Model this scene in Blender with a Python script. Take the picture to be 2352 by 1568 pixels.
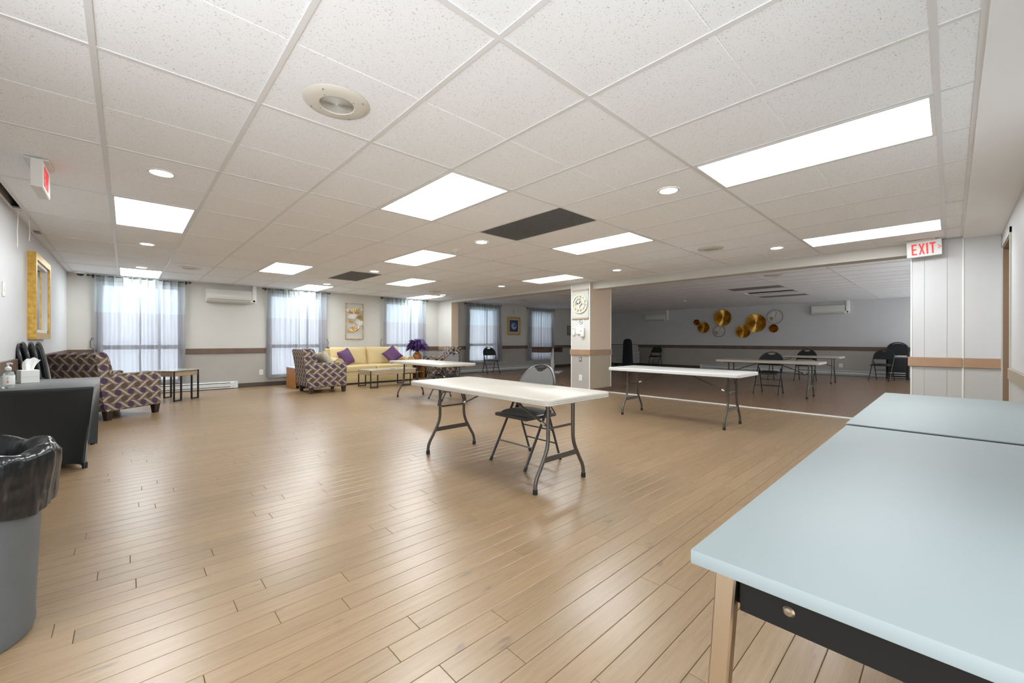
import bpy, bmesh, math, random
from mathutils import Vector, Matrix
random.seed(7)
PI = math.pi
for o in list(bpy.data.objects):
    bpy.data.objects.remove(o)
SC = bpy.context.scene
COL = SC.collection

# ------------------------------------------------------------------ camera, sky, exposure
CAMZ = 1.10          # lens height above the floor
YAW = 0.8177         # optical axis against the world X axis
ROLL = 0.0025
cam = bpy.data.cameras.new('camera')
cam.sensor_width = 36.0
cam.lens = 36.0 * 945.62 / 2352.0
cam.shift_y = -2.62 / 2352.0
cam.clip_start = 0.02
cam.clip_end = 200
camo = bpy.data.objects.new('camera', cam)
COL.objects.link(camo)
_F = Vector((math.cos(YAW), math.sin(YAW), 0))
_R = Vector((math.sin(YAW), -math.cos(YAW), 0))
_U = Vector((0, 0, 1))
_r = math.cos(ROLL) * _R + math.sin(ROLL) * _U
_u = -math.sin(ROLL) * _R + math.cos(ROLL) * _U
camo.matrix_world = Matrix(((_r.x, _u.x, -_F.x, 0), (_r.y, _u.y, -_F.y, 0), (_r.z, _u.z, -_F.z, CAMZ), (0, 0, 0, 1)))
SC.camera = camo

SKY_STRENGTH = 2.2
PANEL_STRENGTH = 10.0
SPOT_STRENGTH = 14.0
world = bpy.data.worlds.new('overcast_sky')
world.use_nodes = True
world.node_tree.nodes['Background'].inputs[0].default_value = (0.92, 0.96, 1.0, 1)
world.node_tree.nodes['Background'].inputs[1].default_value = SKY_STRENGTH
SC.world = world
SC.view_settings.view_transform = 'Standard'
SC.view_settings.look = 'None'
SC.view_settings.gamma = 1.0
SC.view_settings.use_curve_mapping = False
SC.view_settings.exposure = 0.84

# light bounces many times between the white ceiling and the walls
SC.cycles.max_bounces = 14
SC.cycles.diffuse_bounces = 10
SC.cycles.transparent_max_bounces = 12

# ------------------------------------------------------------------ main dimensions (metres, floor at z = 0)
XL = -0.80           # left wall
YB = 11.15           # window wall
YR = -0.39           # wall with the door
XP = 7.25            # partition face
XF = 16.80           # far wall of the unlit hall
HC = 2.342           # ceiling, bright hall
HC2 = 2.395          # ceiling, unlit hall
GX, GY = 1.7238, 0.05   # ceiling grid origin
TX, TY = 0.61, 1.22
PW, PL = 0.0985, 1.25   # floor boards

# ------------------------------------------------------------------ node helpers
class V:
    """a float socket with operators"""
    def __init__(s, nt, sock): s.nt, s.s = nt, sock
    def _m(s, op, b=None, c=None, rev=False):
        n = s.nt.nodes.new('ShaderNodeMath'); n.operation = op
        args = [s, b, c]
        if rev: args = [b, s, c]
        for i, a in enumerate(args):
            if a is None: continue
            if isinstance(a, V): s.nt.links.new(a.s, n.inputs[i])
            else: n.inputs[i].default_value = a
        return V(s.nt, n.outputs[0])
    def __add__(s, b): return s._m('ADD', b)
    def __radd__(s, b): return s._m('ADD', b)
    def __sub__(s, b): return s._m('SUBTRACT', b)
    def __rsub__(s, b): return s._m('SUBTRACT', b, rev=True)
    def __mul__(s, b): return s._m('MULTIPLY', b)
    def __rmul__(s, b): return s._m('MULTIPLY', b)
    def __truediv__(s, b): return s._m('DIVIDE', b)
    def fl(s): return s._m('FLOOR')
    def fr(s): return s._m('FRACT')
    def sin(s): return s._m('SINE')
    def ab(s): return s._m('ABSOLUTE')
    def sq(s): return s._m('SQRT')
    def lt(s, b): return s._m('LESS_THAN', b)
    def gt(s, b): return s._m('GREATER_THAN', b)
    def mx(s, b): return s._m('MAXIMUM', b)
    def mn(s, b): return s._m('MINIMUM', b)

MATS = {}
def nmat(name):
    m = bpy.data.materials.new(name); m.use_nodes = True
    nt = m.node_tree
    return m, nt, nt.nodes['Principled BSDF']
def setc(nt, b, key, val):
    if isinstance(val, V): nt.links.new(val.s, b.inputs[key])
    elif isinstance(val, bpy.types.NodeSocket): nt.links.new(val, b.inputs[key])
    elif isinstance(val, (tuple, list)): b.inputs[key].default_value = (*val[:3], 1)
    else: b.inputs[key].default_value = val
def mixc(nt, fac, a, b):
    n = nt.nodes.new('ShaderNodeMix'); n.data_type = 'RGBA'
    for s, v in ((n.inputs[0], fac), (n.inputs[6], a), (n.inputs[7], b)):
        if isinstance(v, V): nt.links.new(v.s, s)
        elif isinstance(v, bpy.types.NodeSocket): nt.links.new(v, s)
        elif isinstance(v, (tuple, list)): s.default_value = (*v[:3], 1)
        else: s.default_value = v
    return n.outputs[2]
def coords(nt, kind='obj', scale=(1, 1, 1)):
    if kind == 'pos': src = nt.nodes.new('ShaderNodeNewGeometry').outputs['Position']
    elif kind == 'uv': src = nt.nodes.new('ShaderNodeTexCoord').outputs['UV']
    else: src = nt.nodes.new('ShaderNodeTexCoord').outputs['Object']
    mp = nt.nodes.new('ShaderNodeMapping'); mp.inputs['Scale'].default_value = scale
    nt.links.new(src, mp.inputs[0])
    return mp.outputs[0]
def noise(nt, vec, scale, detail=3, rough=0.5):
    n = nt.nodes.new('ShaderNodeTexNoise'); n.inputs['Scale'].default_value = scale
    n.inputs['Detail'].default_value = detail; n.inputs['Roughness'].default_value = rough
    nt.links.new(vec, n.inputs['Vector'])
    return V(nt, n.outputs[0])
def ramp(nt, v, lo, hi):
    n = nt.nodes.new('ShaderNodeMapRange'); n.inputs[1].default_value = lo; n.inputs[2].default_value = hi
    nt.links.new(v.s, n.inputs[0])
    return V(nt, n.outputs[0])
def bump(nt, b, h, strength=0.3, dist=0.01):
    n = nt.nodes.new('ShaderNodeBump'); n.inputs['Strength'].default_value = strength
    n.inputs['Distance'].default_value = dist
    nt.links.new(h.s, n.inputs['Height']); nt.links.new(n.outputs[0], b.inputs['Normal'])
def mat(name, col, rough=0.6, metal=0.0, var=0.0, nscale=30, bmp=0.0, kind='obj', stretch=(1, 1, 1), spec=0.5):
    if name in MATS: return MATS[name]
    m, nt, b = nmat(name)
    b.inputs['Roughness'].default_value = rough; b.inputs['Metallic'].default_value = metal
    b.inputs['Specular IOR Level'].default_value = spec
    if var or bmp:
        n = noise(nt, coords(nt, kind, stretch), nscale, 4)
        if var:
            d = tuple(c * (1 - var) for c in col); l = tuple(min(1, c * (1 + var)) for c in col)
            setc(nt, b, 'Base Color', mixc(nt, ramp(nt, n, 0.3, 0.7), d, l))
        else: setc(nt, b, 'Base Color', col)
        if bmp: bump(nt, b, n, bmp, 0.003)
    else: setc(nt, b, 'Base Color', col)
    MATS[name] = m
    return m
def emat(name, col, strength, base=(0.8, 0.8, 0.8)):
    m, nt, b = nmat(name)
    b.inputs['Base Color'].default_value = (*base, 1)
    b.inputs['Emission Color'].default_value = (*col, 1); b.inputs['Emission Strength'].default_value = strength
    MATS[name] = m
    return m

# paints and plain finishes
CREAM = mat('paint_cream', (0.58, 0.565, 0.52), 0.55, var=0.02, nscale=3, kind='pos')
GREIGE = mat('paint_greige', (0.40, 0.38, 0.345), 0.55, var=0.03, nscale=3, kind='pos')
COOLWHITE = mat('paint_cool_white', (0.58, 0.585, 0.59), 0.5, var=0.015, nscale=2, kind='pos')
PANELGREY = mat('paint_pale_grey', (0.46, 0.455, 0.435), 0.5)
RAIL = mat('rail_brown', (0.135, 0.085, 0.06), 0.45, var=0.15, nscale=6, kind='pos')
RAILTAN = mat('rail_tan', (0.36, 0.22, 0.13), 0.45, var=0.08, nscale=6, kind='pos')
BASEB = mat('baseboard_brown', (0.075, 0.06, 0.05), 0.4)
WHITE = mat('white_enamel', (0.80, 0.80, 0.78), 0.35)
TEE = mat('tee_white', (0.73, 0.73, 0.725), 0.4)
OFFW = mat('offwhite_plastic', (0.74, 0.73, 0.69), 0.4)
BLACK = mat('black_metal', (0.015, 0.014, 0.014), 0.4)
GREYTUBE = mat('bronze_grey_tube', (0.085, 0.075, 0.065), 0.32, metal=0.35)
RUBBER = mat('black_rubber', (0.012, 0.012, 0.012), 0.6)
STEEL = mat('bright_steel', (0.7, 0.7, 0.7), 0.25, metal=1.0)
CHROME = mat('chrome', (0.50, 0.42, 0.32), 0.18, metal=1.0)  # warm base tone stands in for the floor mirrored in the legs
GOLDM = mat('gold_metal', (0.62, 0.40, 0.11), 0.32, metal=1.0, var=0.35, nscale=9)
GOLDF = mat('gold_leaf_frame', (0.55, 0.33, 0.07), 0.38, metal=0.7, var=0.25, nscale=25)
PLENUM = mat('plenum_dark', (0.06, 0.04, 0.03), 0.9)
REDM = emat('exit_red', (0.95, 0.06, 0.05), 0.20, (0.75, 0.03, 0.03))
SIGNF = emat('exit_face', (0.80, 0.84, 0.82), 0.10, (0.62, 0.65, 0.63))

def make_tile():
    m, nt, b = nmat('ceiling_tile_fissured')
    g = coords(nt, 'pos')
    n1 = noise(nt, g, 135, 2, 0.6)
    n2 = noise(nt, g, 300, 1, 0.5)
    fl = ramp(nt, n1 * 0.7 + n2 * 0.3, 0.395, 0.35)
    big = ramp(nt, noise(nt, g, 1.3, 2), 0.35, 0.65)
    base = mixc(nt, big, (0.875, 0.895, 0.915), (0.89, 0.91, 0.93))
    setc(nt, b, 'Base Color', mixc(nt, fl * 0.8, base, (0.33, 0.30, 0.28)))
    b.inputs['Roughness'].default_value = 0.9
    bump(nt, b, 1 - fl, 0.35, 0.003)
    return m
TILE = make_tile()

def make_wood_floor(name, light, dark, rough):
    m, nt, b = nmat(name)
    geo = nt.nodes.new('ShaderNodeNewGeometry')
    sp = nt.nodes.new('ShaderNodeSeparateXYZ'); nt.links.new(geo.outputs['Position'], sp.inputs[0])
    x, y = V(nt, sp.outputs[0]), V(nt, sp.outputs[1])
    row = ((y - 0.3) / PW).fl()
    off = (row * 0.6180339 + row * row * 0.2137).fr() * PL
    idx = ((x - off) / PL).fl()
    cmb = nt.nodes.new('ShaderNodeCombineXYZ')
    nt.links.new(row.s, cmb.inputs[0]); nt.links.new(idx.s, cmb.inputs[1])
    wn = nt.nodes.new('ShaderNodeTexWhiteNoise'); wn.noise_dimensions = '2D'
    nt.links.new(cmb.outputs[0], wn.inputs['Vector'])
    rnd = V(nt, wn.outputs['Value'])
    c2 = nt.nodes.new('ShaderNodeCombineXYZ')
    gx = x * 1.4 + rnd * 37.0
    gy = y * 26.0
    nt.links.new(gx.s, c2.inputs[0]); nt.links.new(gy.s, c2.inputs[1]); nt.links.new((rnd * 11.0).s, c2.inputs[2])
    g1 = noise(nt, c2.outputs[0], 2.2, 6, 0.62)
    c3 = nt.nodes.new('ShaderNodeCombineXYZ')
    nt.links.new((x * 3.0 + rnd * 19.0).s, c3.inputs[0]); nt.links.new((y * 120.0).s, c3.inputs[1])
    g2 = noise(nt, c3.outputs[0], 3.0, 3, 0.6)
    c4 = nt.nodes.new('ShaderNodeCombineXYZ')
    nt.links.new((x * 4.5 + rnd * 51.0).s, c4.inputs[0]); nt.links.new((y * 13.0).s, c4.inputs[1])
    kn = ramp(nt, noise(nt, c4.outputs[0], 1.0, 2, 0.5), 0.69, 0.77)
    grain = ramp(nt, g1 * 0.7 + g2 * 0.3, 0.28, 0.72)
    col = mixc(nt, grain, dark, light)
    tone = 0.93 + rnd * 0.13
    hs = nt.nodes.new('ShaderNodeHueSaturation')
    nt.links.new(col, hs.inputs['Color']); nt.links.new(tone.s, hs.inputs['Value'])
    knotted = mixc(nt, kn * 0.75, hs.outputs[0], (0.09, 0.07, 0.055))
    setc(nt, b, 'Base Color', knotted)
    setc(nt, b, 'Roughness', ramp(nt, g2, 0.2, 0.8) * 0.1 + rough)
    b.inputs['Specular IOR Level'].default_value = 0.7
    bump(nt, b, g1 * 0.5 + g2 * 0.5, 0.10, 0.002)
    return m
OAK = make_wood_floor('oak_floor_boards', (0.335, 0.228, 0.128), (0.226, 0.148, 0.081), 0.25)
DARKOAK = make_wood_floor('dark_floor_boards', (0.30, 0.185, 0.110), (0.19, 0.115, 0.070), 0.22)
SEAM = mat('floor_seam_dark', (0.035, 0.022, 0.014), 0.8)

def make_armfabric():
    m, nt, b = nmat('circle_and_wave_upholstery')
    uv = coords(nt, 'uv')
    sp = nt.nodes.new('ShaderNodeSeparateXYZ'); nt.links.new(uv, sp.inputs[0])
    u, v = V(nt, sp.outputs[0]), V(nt, sp.outputs[1])
    A, B = 0.168, 0.176
    pu = ((u / A).fr() - 0.5) * A; qu = ((u / A + 0.5).fr() - 0.5) * A
    pv = ((v / B).fr() - 0.5) * B; qv = ((v / B + 0.5).fr() - 0.5) * B
    d1 = (pu * pu + pv * pv).sq().lt(0.043)
    d2 = (qu * qu + qv * qv).sq().lt(0.043)
    def stroke(x, y, sgn):
        c = (x * (PI / A)).sin() * 0.046 * sgn
        w = (x * (PI / A) + PI / 2).sin() * 0.0145 + 0.002
        return ((y + c).ab() - w).lt(0.0)
    s1 = stroke(qu, pv, 1.0); s2 = stroke(pu, qv, -1.0)
    col = mixc(nt, d1, (0.150, 0.115, 0.092), (0.062, 0.036, 0.070))
    col = mixc(nt, d2, col, (0.088, 0.054, 0.040))
    col = mixc(nt, s1.mx(s2), col, (0.40, 0.325, 0.245))
    setc(nt, b, 'Base Color', col)
    b.inputs['Roughness'].default_value = 0.85
    bump(nt, b, noise(nt, coords(nt, 'obj'), 400, 1), 0.2, 0.002)
    return m
ARMFAB = make_armfabric()
SOFAFAB = mat('butter_chenille', (0.60, 0.47, 0.245), 0.85, var=0.07, nscale=90, bmp=0.25)
PURPLE = mat('plum_satin', (0.105, 0.035, 0.125), 0.55, var=0.15, nscale=60)
TAUPEP = mat('oatmeal_stripe', (0.46, 0.41, 0.32), 0.8, var=0.28, nscale=30, stretch=(6, 1, 1))
DKLEG = mat('espresso_leg', (0.028, 0.017, 0.014), 0.35)
SPANDEX = mat('black_spandex', (0.016, 0.020, 0.023), 0.5, var=0.1, nscale=300)
for _n in SPANDEX.node_tree.nodes:
    if _n.type == 'BSDF_PRINCIPLED':
        _n.inputs['Sheen Weight'].default_value = 0.38; _n.inputs['Sheen Roughness'].default_value = 0.35
CHAIRFAB = mat('charcoal_speckle_cloth', (0.085, 0.088, 0.088), 0.85, var=0.35, nscale=350, bmp=0.15)
CHAIRFABL = mat('grey_speckle_cloth', (0.115, 0.112, 0.108), 0.85, var=0.3, nscale=350, bmp=0.15)
CHAIRBLK = mat('black_cloth', (0.014, 0.016, 0.017), 0.85, var=0.2, nscale=300)
CHAIRMET = mat('charcoal_tube', (0.055, 0.055, 0.055), 0.3, metal=0.4)
CHAIRBLUE = mat('slate_vinyl', (0.20, 0.24, 0.28), 0.45)
PLASTTOP = mat('ivory_blow_moulded_plastic', (0.45, 0.415, 0.36), 0.42, var=0.012, nscale=5, bmp=0.03)
PLASTWHT = mat('white_blow_moulded_plastic', (0.57, 0.57, 0.56), 0.42, var=0.012, nscale=5)
LAMIN = mat('pale_blue_laminate', (0.228, 0.266, 0.268), 0.5, var=0.008, nscale=2)
LAMEDGE = mat('laminate_edge_grey', (0.56, 0.59, 0.575), 0.45)
APRON = mat('black_apron', (0.006, 0.005, 0.004), 0.6, spec=0.2)
LTWOOD = mat('weathered_oak_veneer', (0.36, 0.265, 0.165), 0.5, var=0.2, nscale=6, stretch=(1, 14, 14))
GLASSTOP = mat('greenish_glass_top', (0.42, 0.48, 0.45), 0.12)
ORANGEW = mat('honey_maple_board', (0.42, 0.185, 0.045), 0.4, var=0.1, nscale=5, stretch=(1, 1, 6))
BINGREY = mat('grey_bin_plastic', (0.105, 0.115, 0.118), 0.5, var=0.06, nscale=14, bmp=0.05)
HEATW = mat('heater_enamel', (0.66, 0.68, 0.67), 0.35)
DARKSLOT = mat('dark_slot', (0.02, 0.02, 0.02), 0.8)
WOODDK = mat('walnut_laminate', (0.10, 0.055, 0.042), 0.45, var=0.15, nscale=8, stretch=(1, 6, 6))
PAPER = mat('white_paper', (0.78, 0.78, 0.76), 0.7)
DOORBR = mat('door_brown', (0.235, 0.155, 0.095), 0.45, var=0.05, nscale=20)
CASING = mat('casing_sage', (0.52, 0.53, 0.47), 0.45)
TERRA = mat('vase_amber_glaze', (0.33, 0.13, 0.025), 0.3, var=0.45, nscale=28)
FEATH = mat('purple_plume', (0.085, 0.035, 0.165), 0.7, var=0.4, nscale=40)
ROD = mat('curtain_rod_bronze', (0.018, 0.016, 0.015), 0.4)

def make_curtain(name, col, transp, transl):
    m = bpy.data.materials.new(name); m.use_nodes = True
    nt = m.node_tree
    for n in list(nt.nodes): nt.nodes.remove(n)
    out = nt.nodes.new('ShaderNodeOutputMaterial')
    t = nt.nodes.new('ShaderNodeBsdfTransparent'); t.inputs[0].default_value = (*[min(1, c * 1.08) for c in col], 1)
    l = nt.nodes.new('ShaderNodeBsdfTranslucent'); l.inputs[0].default_value = (*col, 1)
    d = nt.nodes.new('ShaderNodeBsdfDiffuse'); d.inputs[0].default_value = (*col, 1)
    m1 = nt.nodes.new('ShaderNodeMixShader'); m2 = nt.nodes.new('ShaderNodeMixShader')
    wv = nt.nodes.new('ShaderNodeTexWave'); wv.inputs['Scale'].default_value = 60; wv.inputs['Distortion'].default_value = 2
    nt.links.new(coords(nt, 'obj'), wv.inputs['Vector'])
    f = V(nt, wv.outputs[1]) * 0.10 + (transl - 0.05)
    nt.links.new(f.s, m1.inputs[0]); nt.links.new(d.outputs[0], m1.inputs[1]); nt.links.new(l.outputs[0], m1.inputs[2])
    m2.inputs[0].default_value = transp
    nt.links.new(m1.outputs[0], m2.inputs[1]); nt.links.new(t.outputs[0], m2.inputs[2])
    nt.links.new(m2.outputs[0], out.inputs[0])
    MATS[name] = m
    return m
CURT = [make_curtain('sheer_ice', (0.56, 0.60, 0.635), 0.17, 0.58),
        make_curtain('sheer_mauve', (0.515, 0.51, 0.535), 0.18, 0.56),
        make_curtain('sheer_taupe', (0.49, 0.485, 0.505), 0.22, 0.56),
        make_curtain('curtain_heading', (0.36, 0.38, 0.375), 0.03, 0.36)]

def make_pane():
    m = bpy.data.materials.new('window_glass'); m.use_nodes = True
    nt = m.node_tree
    for n in list(nt.nodes): nt.nodes.remove(n)
    out = nt.nodes.new('ShaderNodeOutputMaterial')
    t = nt.nodes.new('ShaderNodeBsdfTransparent'); t.inputs[0].default_value = (0.93, 0.97, 1.0, 1)
    g = nt.nodes.new('ShaderNodeBsdfGlossy'); g.inputs['Roughness'].default_value = 0.02
    fr = nt.nodes.new('ShaderNodeFresnel'); fr.inputs[0].default_value = 1.45
    mx = nt.nodes.new('ShaderNodeMixShader')
    nt.links.new(fr.outputs[0], mx.inputs[0]); nt.links.new(t.outputs[0], mx.inputs[1]); nt.links.new(g.outputs[0], mx.inputs[2])
    nt.links.new(mx.outputs[0], out.inputs[0])
    return m
PANE = make_pane()
def make_bag():
    m, nt, b = nmat('bin_liner_black')
    setc(nt, b, 'Base Color', (0.010, 0.012, 0.014)); b.inputs['Roughness'].default_value = 0.2
    b.inputs['Specular IOR Level'].default_value = 0.5
    g = coords(nt, 'obj', (0.8, 0.8, 1.5))
    n = noise(nt, g, 6, 2, 0.5); n2 = noise(nt, coords(nt, 'obj', (2.0, 2.0, 0.5)), 9, 2)
    bump(nt, b, n * 0.6 + n2 * 0.4, 0.8, 0.04)
    return m
BAG = make_bag()
def make_clear():
    m, nt, b = nmat('clear_bottle')
    setc(nt, b, 'Base Color', (0.93, 0.96, 0.95)); b.inputs['Roughness'].default_value = 0.05
    b.inputs['Transmission Weight'].default_value = 0.9; b.inputs['IOR'].default_value = 1.2
    return m
CLEAR = make_clear()
MIRROR = mat('mirror_glass', (0.82, 0.85, 0.86), 0.02, metal=1.0)
GRILLE = mat('grille_bars', (0.16, 0.16, 0.155), 0.5)
GRILLEBK = mat('grille_void', (0.03, 0.03, 0.03), 0.8)

# ------------------------------------------------------------------ mesh helpers
TINY = {'screws', 'vents', 'dark_print', 'red_mark', 'print_lines', 'spokes', 'glide', 'screw_cap', 'crease', 'ring_relief', 'welt_line'}
def NB(): return bmesh.new()
def box(bm, x0, x1, y0, y1, z0, z1, mi=0, M=None):
    vs = [bm.verts.new((x, y, z)) for x in (x0, x1) for y in (y0, y1) for z in (z0, z1)]
    if M is not None:
        for v in vs: v.co = M @ v.co
    for f in ((0, 1, 3, 2), (4, 6, 7, 5), (0, 4, 5, 1), (2, 3, 7, 6), (0, 2, 6, 4), (1, 5, 7, 3)):
        fc = bm.faces.new([vs[i] for i in f]); fc.material_index = mi
    return vs
def rbox(bm, x0, x1, y0, y1, z0, z1, r=0.01, seg=2, M=None, mi=0):
    b2 = bmesh.new(); box(b2, x0, x1, y0, y1, z0, z1)
    bmesh.ops.bevel(b2, geom=b2.edges[:], offset=r, segments=seg, affect='EDGES', profile=0.5)
    merge(bm, b2, M, mi)
def merge(bm, b2, M=None, mi=0):
    mp = {}
    for v in b2.verts: mp[v] = bm.verts.new(M @ v.co if M is not None else v.co)
    for f in b2.faces:
        try:
            nf = bm.faces.new([mp[v] for v in f.verts]); nf.material_index = mi if mi else f.material_index
        except ValueError: pass
    b2.free()
def tube(bm, pts, r, seg=8, cap=True, mi=0, closed=False):
    pts = [Vector(p) for p in pts]; n = len(pts)
    rr = r if isinstance(r, (list, tuple)) else [r] * n
    rings = []; up = None
    for i, p in enumerate(pts):
        if closed: d = pts[(i + 1) % n] - pts[i - 1]
        else: d = pts[min(i + 1, n - 1)] - pts[max(i - 1, 0)]
        d.normalize()
        if up is None:
            up = Vector((0, 0, 1)) if abs(d.z) < 0.9 else Vector((1, 0, 0))
        s = d.cross(up).normalized(); up = s.cross(d).normalized()
        rings.append([bm.verts.new(p + rr[i] * (math.cos(2 * PI * k / seg) * s + math.sin(2 * PI * k / seg) * up)) for k in range(seg)])
    rng = n if closed else n - 1
    for i in range(rng):
        a, b = rings[i], rings[(i + 1) % n]
        for k in range(seg):
            f = bm.faces.new((a[k], a[(k + 1) % seg], b[(k + 1) % seg], b[k])); f.material_index = mi
    if cap and not closed:
        bm.faces.new(rings[0][::-1]).material_index = mi; bm.faces.new(rings[-1]).material_index = mi
def lathe(bm, prof, c=(0, 0, 0), seg=24, mi=0, M=None, cap=False):
    c = Vector(c); rings = []
    for r, z in prof:
        ring = []
        for k in range(seg):
            p = c + Vector((r * math.cos(2 * PI * k / seg), r * math.sin(2 * PI * k / seg), z))
            ring.append(bm.verts.new(M @ p if M is not None else p))
        rings.append(ring)
    for a, b in zip(rings, rings[1:]):
        for k in range(seg):
            bm.faces.new((a[k], a[(k + 1) % seg], b[(k + 1) % seg], b[k])).material_index = mi
    if cap:
        bm.faces.new(rings[0][::-1]).material_index = mi; bm.faces.new(rings[-1]).material_index = mi
    return rings
def prism(bm, poly, t0, t1, fn, mi=0):
    """extrude a 2-D polygon between depths t0 and t1; fn(a, b, t) gives the point"""
    A = [bm.verts.new(fn(a, b, t0)) for a, b in poly]; B = [bm.verts.new(fn(a, b, t1)) for a, b in poly]
    n = len(poly)
    bm.faces.new(A[::-1]).material_index = mi; bm.faces.new(B).material_index = mi
    for i in range(n):
        bm.faces.new((A[i], A[(i + 1) % n], B[(i + 1) % n], B[i])).material_index = mi
def circ(n, r, c=(0, 0), a0=0, a1=2 * PI, end=False):
    k = n if not end else n - 1
    return [(c[0] + r * math.cos(a0 + (a1 - a0) * i / k), c[1] + r * math.sin(a0 + (a1 - a0) * i / k)) for i in range(n)]
def ringp(bm, r0, r1, t0, t1, fn, n=40, mi=0):
    P = []
    for r in (r0, r1):
        for t in (t0, t1):
            P.append([bm.verts.new(fn(r * math.cos(2 * PI * k / n), r * math.sin(2 * PI * k / n), t)) for k in range(n)])
    for a, b in ((0, 1), (1, 3), (3, 2), (2, 0)):
        for k in range(n):
            bm.faces.new((P[a][k], P[a][(k + 1) % n], P[b][(k + 1) % n], P[b][k])).material_index = mi
def boxuv(me, rot=None):
    uvl = me.uv_layers.new(name='UVMap')
    for p in me.polygons:
        n = p.normal
        for li in p.loop_indices:
            c = me.vertices[me.loops[li].vertex_index].co
            if abs(n.z) > 0.75: q = (c.x, c.y)
            elif abs(n.x) > abs(n.y): q = (c.y, c.z)
            else: q = (c.x, c.z)
            uvl.data[li].uv = (q[0] + 5.0, q[1] + 5.0)
def obj(name, bm, m, parent=None, loc=None, rz=None, smooth=35, uv=False, label=None):
    bmesh.ops.recalc_face_normals(bm, faces=bm.faces[:])
    me = bpy.data.meshes.new(name); bm.to_mesh(me); bm.free()
    for mm in (m if isinstance(m, (list, tuple)) else [m]): me.materials.append(mm)
    if smooth:
        me.shade_smooth(); me.set_sharp_from_angle(angle=math.radians(smooth))
    if uv: boxuv(me)
    o = bpy.data.objects.new(name, me); COL.objects.link(o)
    if parent is not None: o.parent = parent
    if loc is not None: o.location = loc
    if rz is not None: o.rotation_euler = (0, 0, rz)
    if label: o['label'] = label
    if name in TINY: o['kind'] = 'stuff'
    return o
def tag(o, label, cat, group=None):
    o['label'] = label; o['category'] = cat
    if group: o['group'] = group
    return o
def thing(name, label, cat, loc=(0, 0, 0), rz=0, group=None):
    o = bpy.data.objects.new(name, None); COL.objects.link(o)
    o.empty_display_size = 0.1
    o.location = loc; o.rotation_euler = (0, 0, rz)
    return tag(o, label, cat, group)
def struct(name, bm, m, parent=None, smooth=35, label=None):
    o = obj(name, bm, m, parent, smooth=smooth)
    if parent is None: o['kind'] = 'structure'
    if label: o['label'] = label
    return o
def structe(name):
    o = bpy.data.objects.new(name, None); COL.objects.link(o); o['kind'] = 'structure'; return o
def dup(root, loc, rz, label=None, group=None):
    r = root.copy(); COL.objects.link(r); r.location = loc; r.rotation_euler = (0, 0, rz)
    if label: r['label'] = label
    if group: r['group'] = group
    for ch in list(root.children):
        c = ch.copy(); COL.objects.link(c); c.parent = r
        for g in list(ch.children):
            d = g.copy(); COL.objects.link(d); d.parent = c
    return r
def setmat(root, frm, to):
    """give the parts of a copied thing another finish (own mesh copy)"""
    for ch in list(root.children) + [g for c in root.children for g in c.children]:
        if ch.type == 'MESH' and ch.data.materials and ch.data.materials[0] == frm:
            ch.data = ch.data.copy(); ch.data.materials[0] = to
XYZ = lambda a, b, t: Vector((a, b, t))

# ================================================================== STRUCTURE
# ---- floor: dark sub floor, boards one by one near the lens, the rest as one part
bm = NB(); box(bm, -1.2, XP + 0.30, -1.0, YB + 0.1, -0.12, -0.004)
floor = struct('floor', bm, SEAM)
def plank_mesh():
    bm = NB()
    w, h, c = PW - 0.0016, 0.0, 0.0016
    v = {}
    pts = []
    for z, ins in ((-0.004, 0), (-0.0012, 0), (0.0, c)):
        xi = ins * 0.8
        pts.append([bm.verts.new((xi, ins, z)), bm.verts.new((1 - xi, ins, z)), bm.verts.new((1 - xi, w - ins, z)), bm.verts.new((xi, w - ins, z))])
    for a, b in zip(pts, pts[1:]):
        for k in range(4): bm.faces.new((a[k], a[(k + 1) % 4], b[(k + 1) % 4], b[k]))
    bm.faces.new(pts[-1])
    return bm
def proj(p):
    d = Vector(p) - Vector((0, 0, CAMZ)); w = d.dot(_F)
    return None if w < 0.05 else (1176 + 945.6 * d.dot(_R) / w, 781 - 945.6 * d.z / w)
planks = []
k0, k1 = int((YR - 0.3) / PW) - 1, int((YB - 0.3) / PW) + 1
for k in range(k0, k1):
    y = 0.3 + k * PW
    t = k * 0.6180339 + k * k * 0.2137
    off = (t - math.floor(t)) * PL
    for i in range(-2, 8):
        a, b = max(off + i * PL, XL - 0.05), min(off + (i + 1) * PL, XP + 0.25)
        if b - a < 0.03: continue
        area = 0.0
        S = 6
        for s in range(S):
            xm = a + (b - a) * (s + 0.5) / S
            q = proj((xm, y + PW / 2, 0))
            if q and -20 < q[0] < 2372 and q[1] < 1590:
                d = Vector((xm, y, -CAMZ)); w = d.dot(_F)
                area += (b - a) / S * PW * CAMZ / w ** 3
        planks.append((area, a, b, y))
planks.sort(key=lambda q: -q[0])
pm = bpy.data.meshes.new('board'); _b = plank_mesh(); bmesh.ops.recalc_face_normals(_b, faces=_b.faces[:]); _b.to_mesh(pm); _b.free()
pm.materials.append(OAK)
for area, a, b, y in planks[:300]:
    o = bpy.data.objects.new('board', pm); COL.objects.link(o); o.parent = floor
    o.location = (a + 0.0008, y, 0); o.scale = (b - a - 0.0016, 1, 1)
vs, fs = [], []
for area, a, b, y in planks[300:]:
    n = len(vs); a += 0.0008; b -= 0.0008; y1 = y + PW - 0.0016
    for z, ins in ((-0.004, 0), (-0.0012, 0), (0.0, 0.0016)):
        vs += [(a + ins, y + ins, z), (b - ins, y + ins, z), (b - ins, y1 - ins, z), (a + ins, y1 - ins, z)]
    for l in (0, 4):
        for k in range(4): fs.append((n + l + k, n + l + (k + 1) % 4, n + l + 4 + (k + 1) % 4, n + l + 4 + k))
    fs.append((n + 8, n + 9, n + 10, n + 11))
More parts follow.
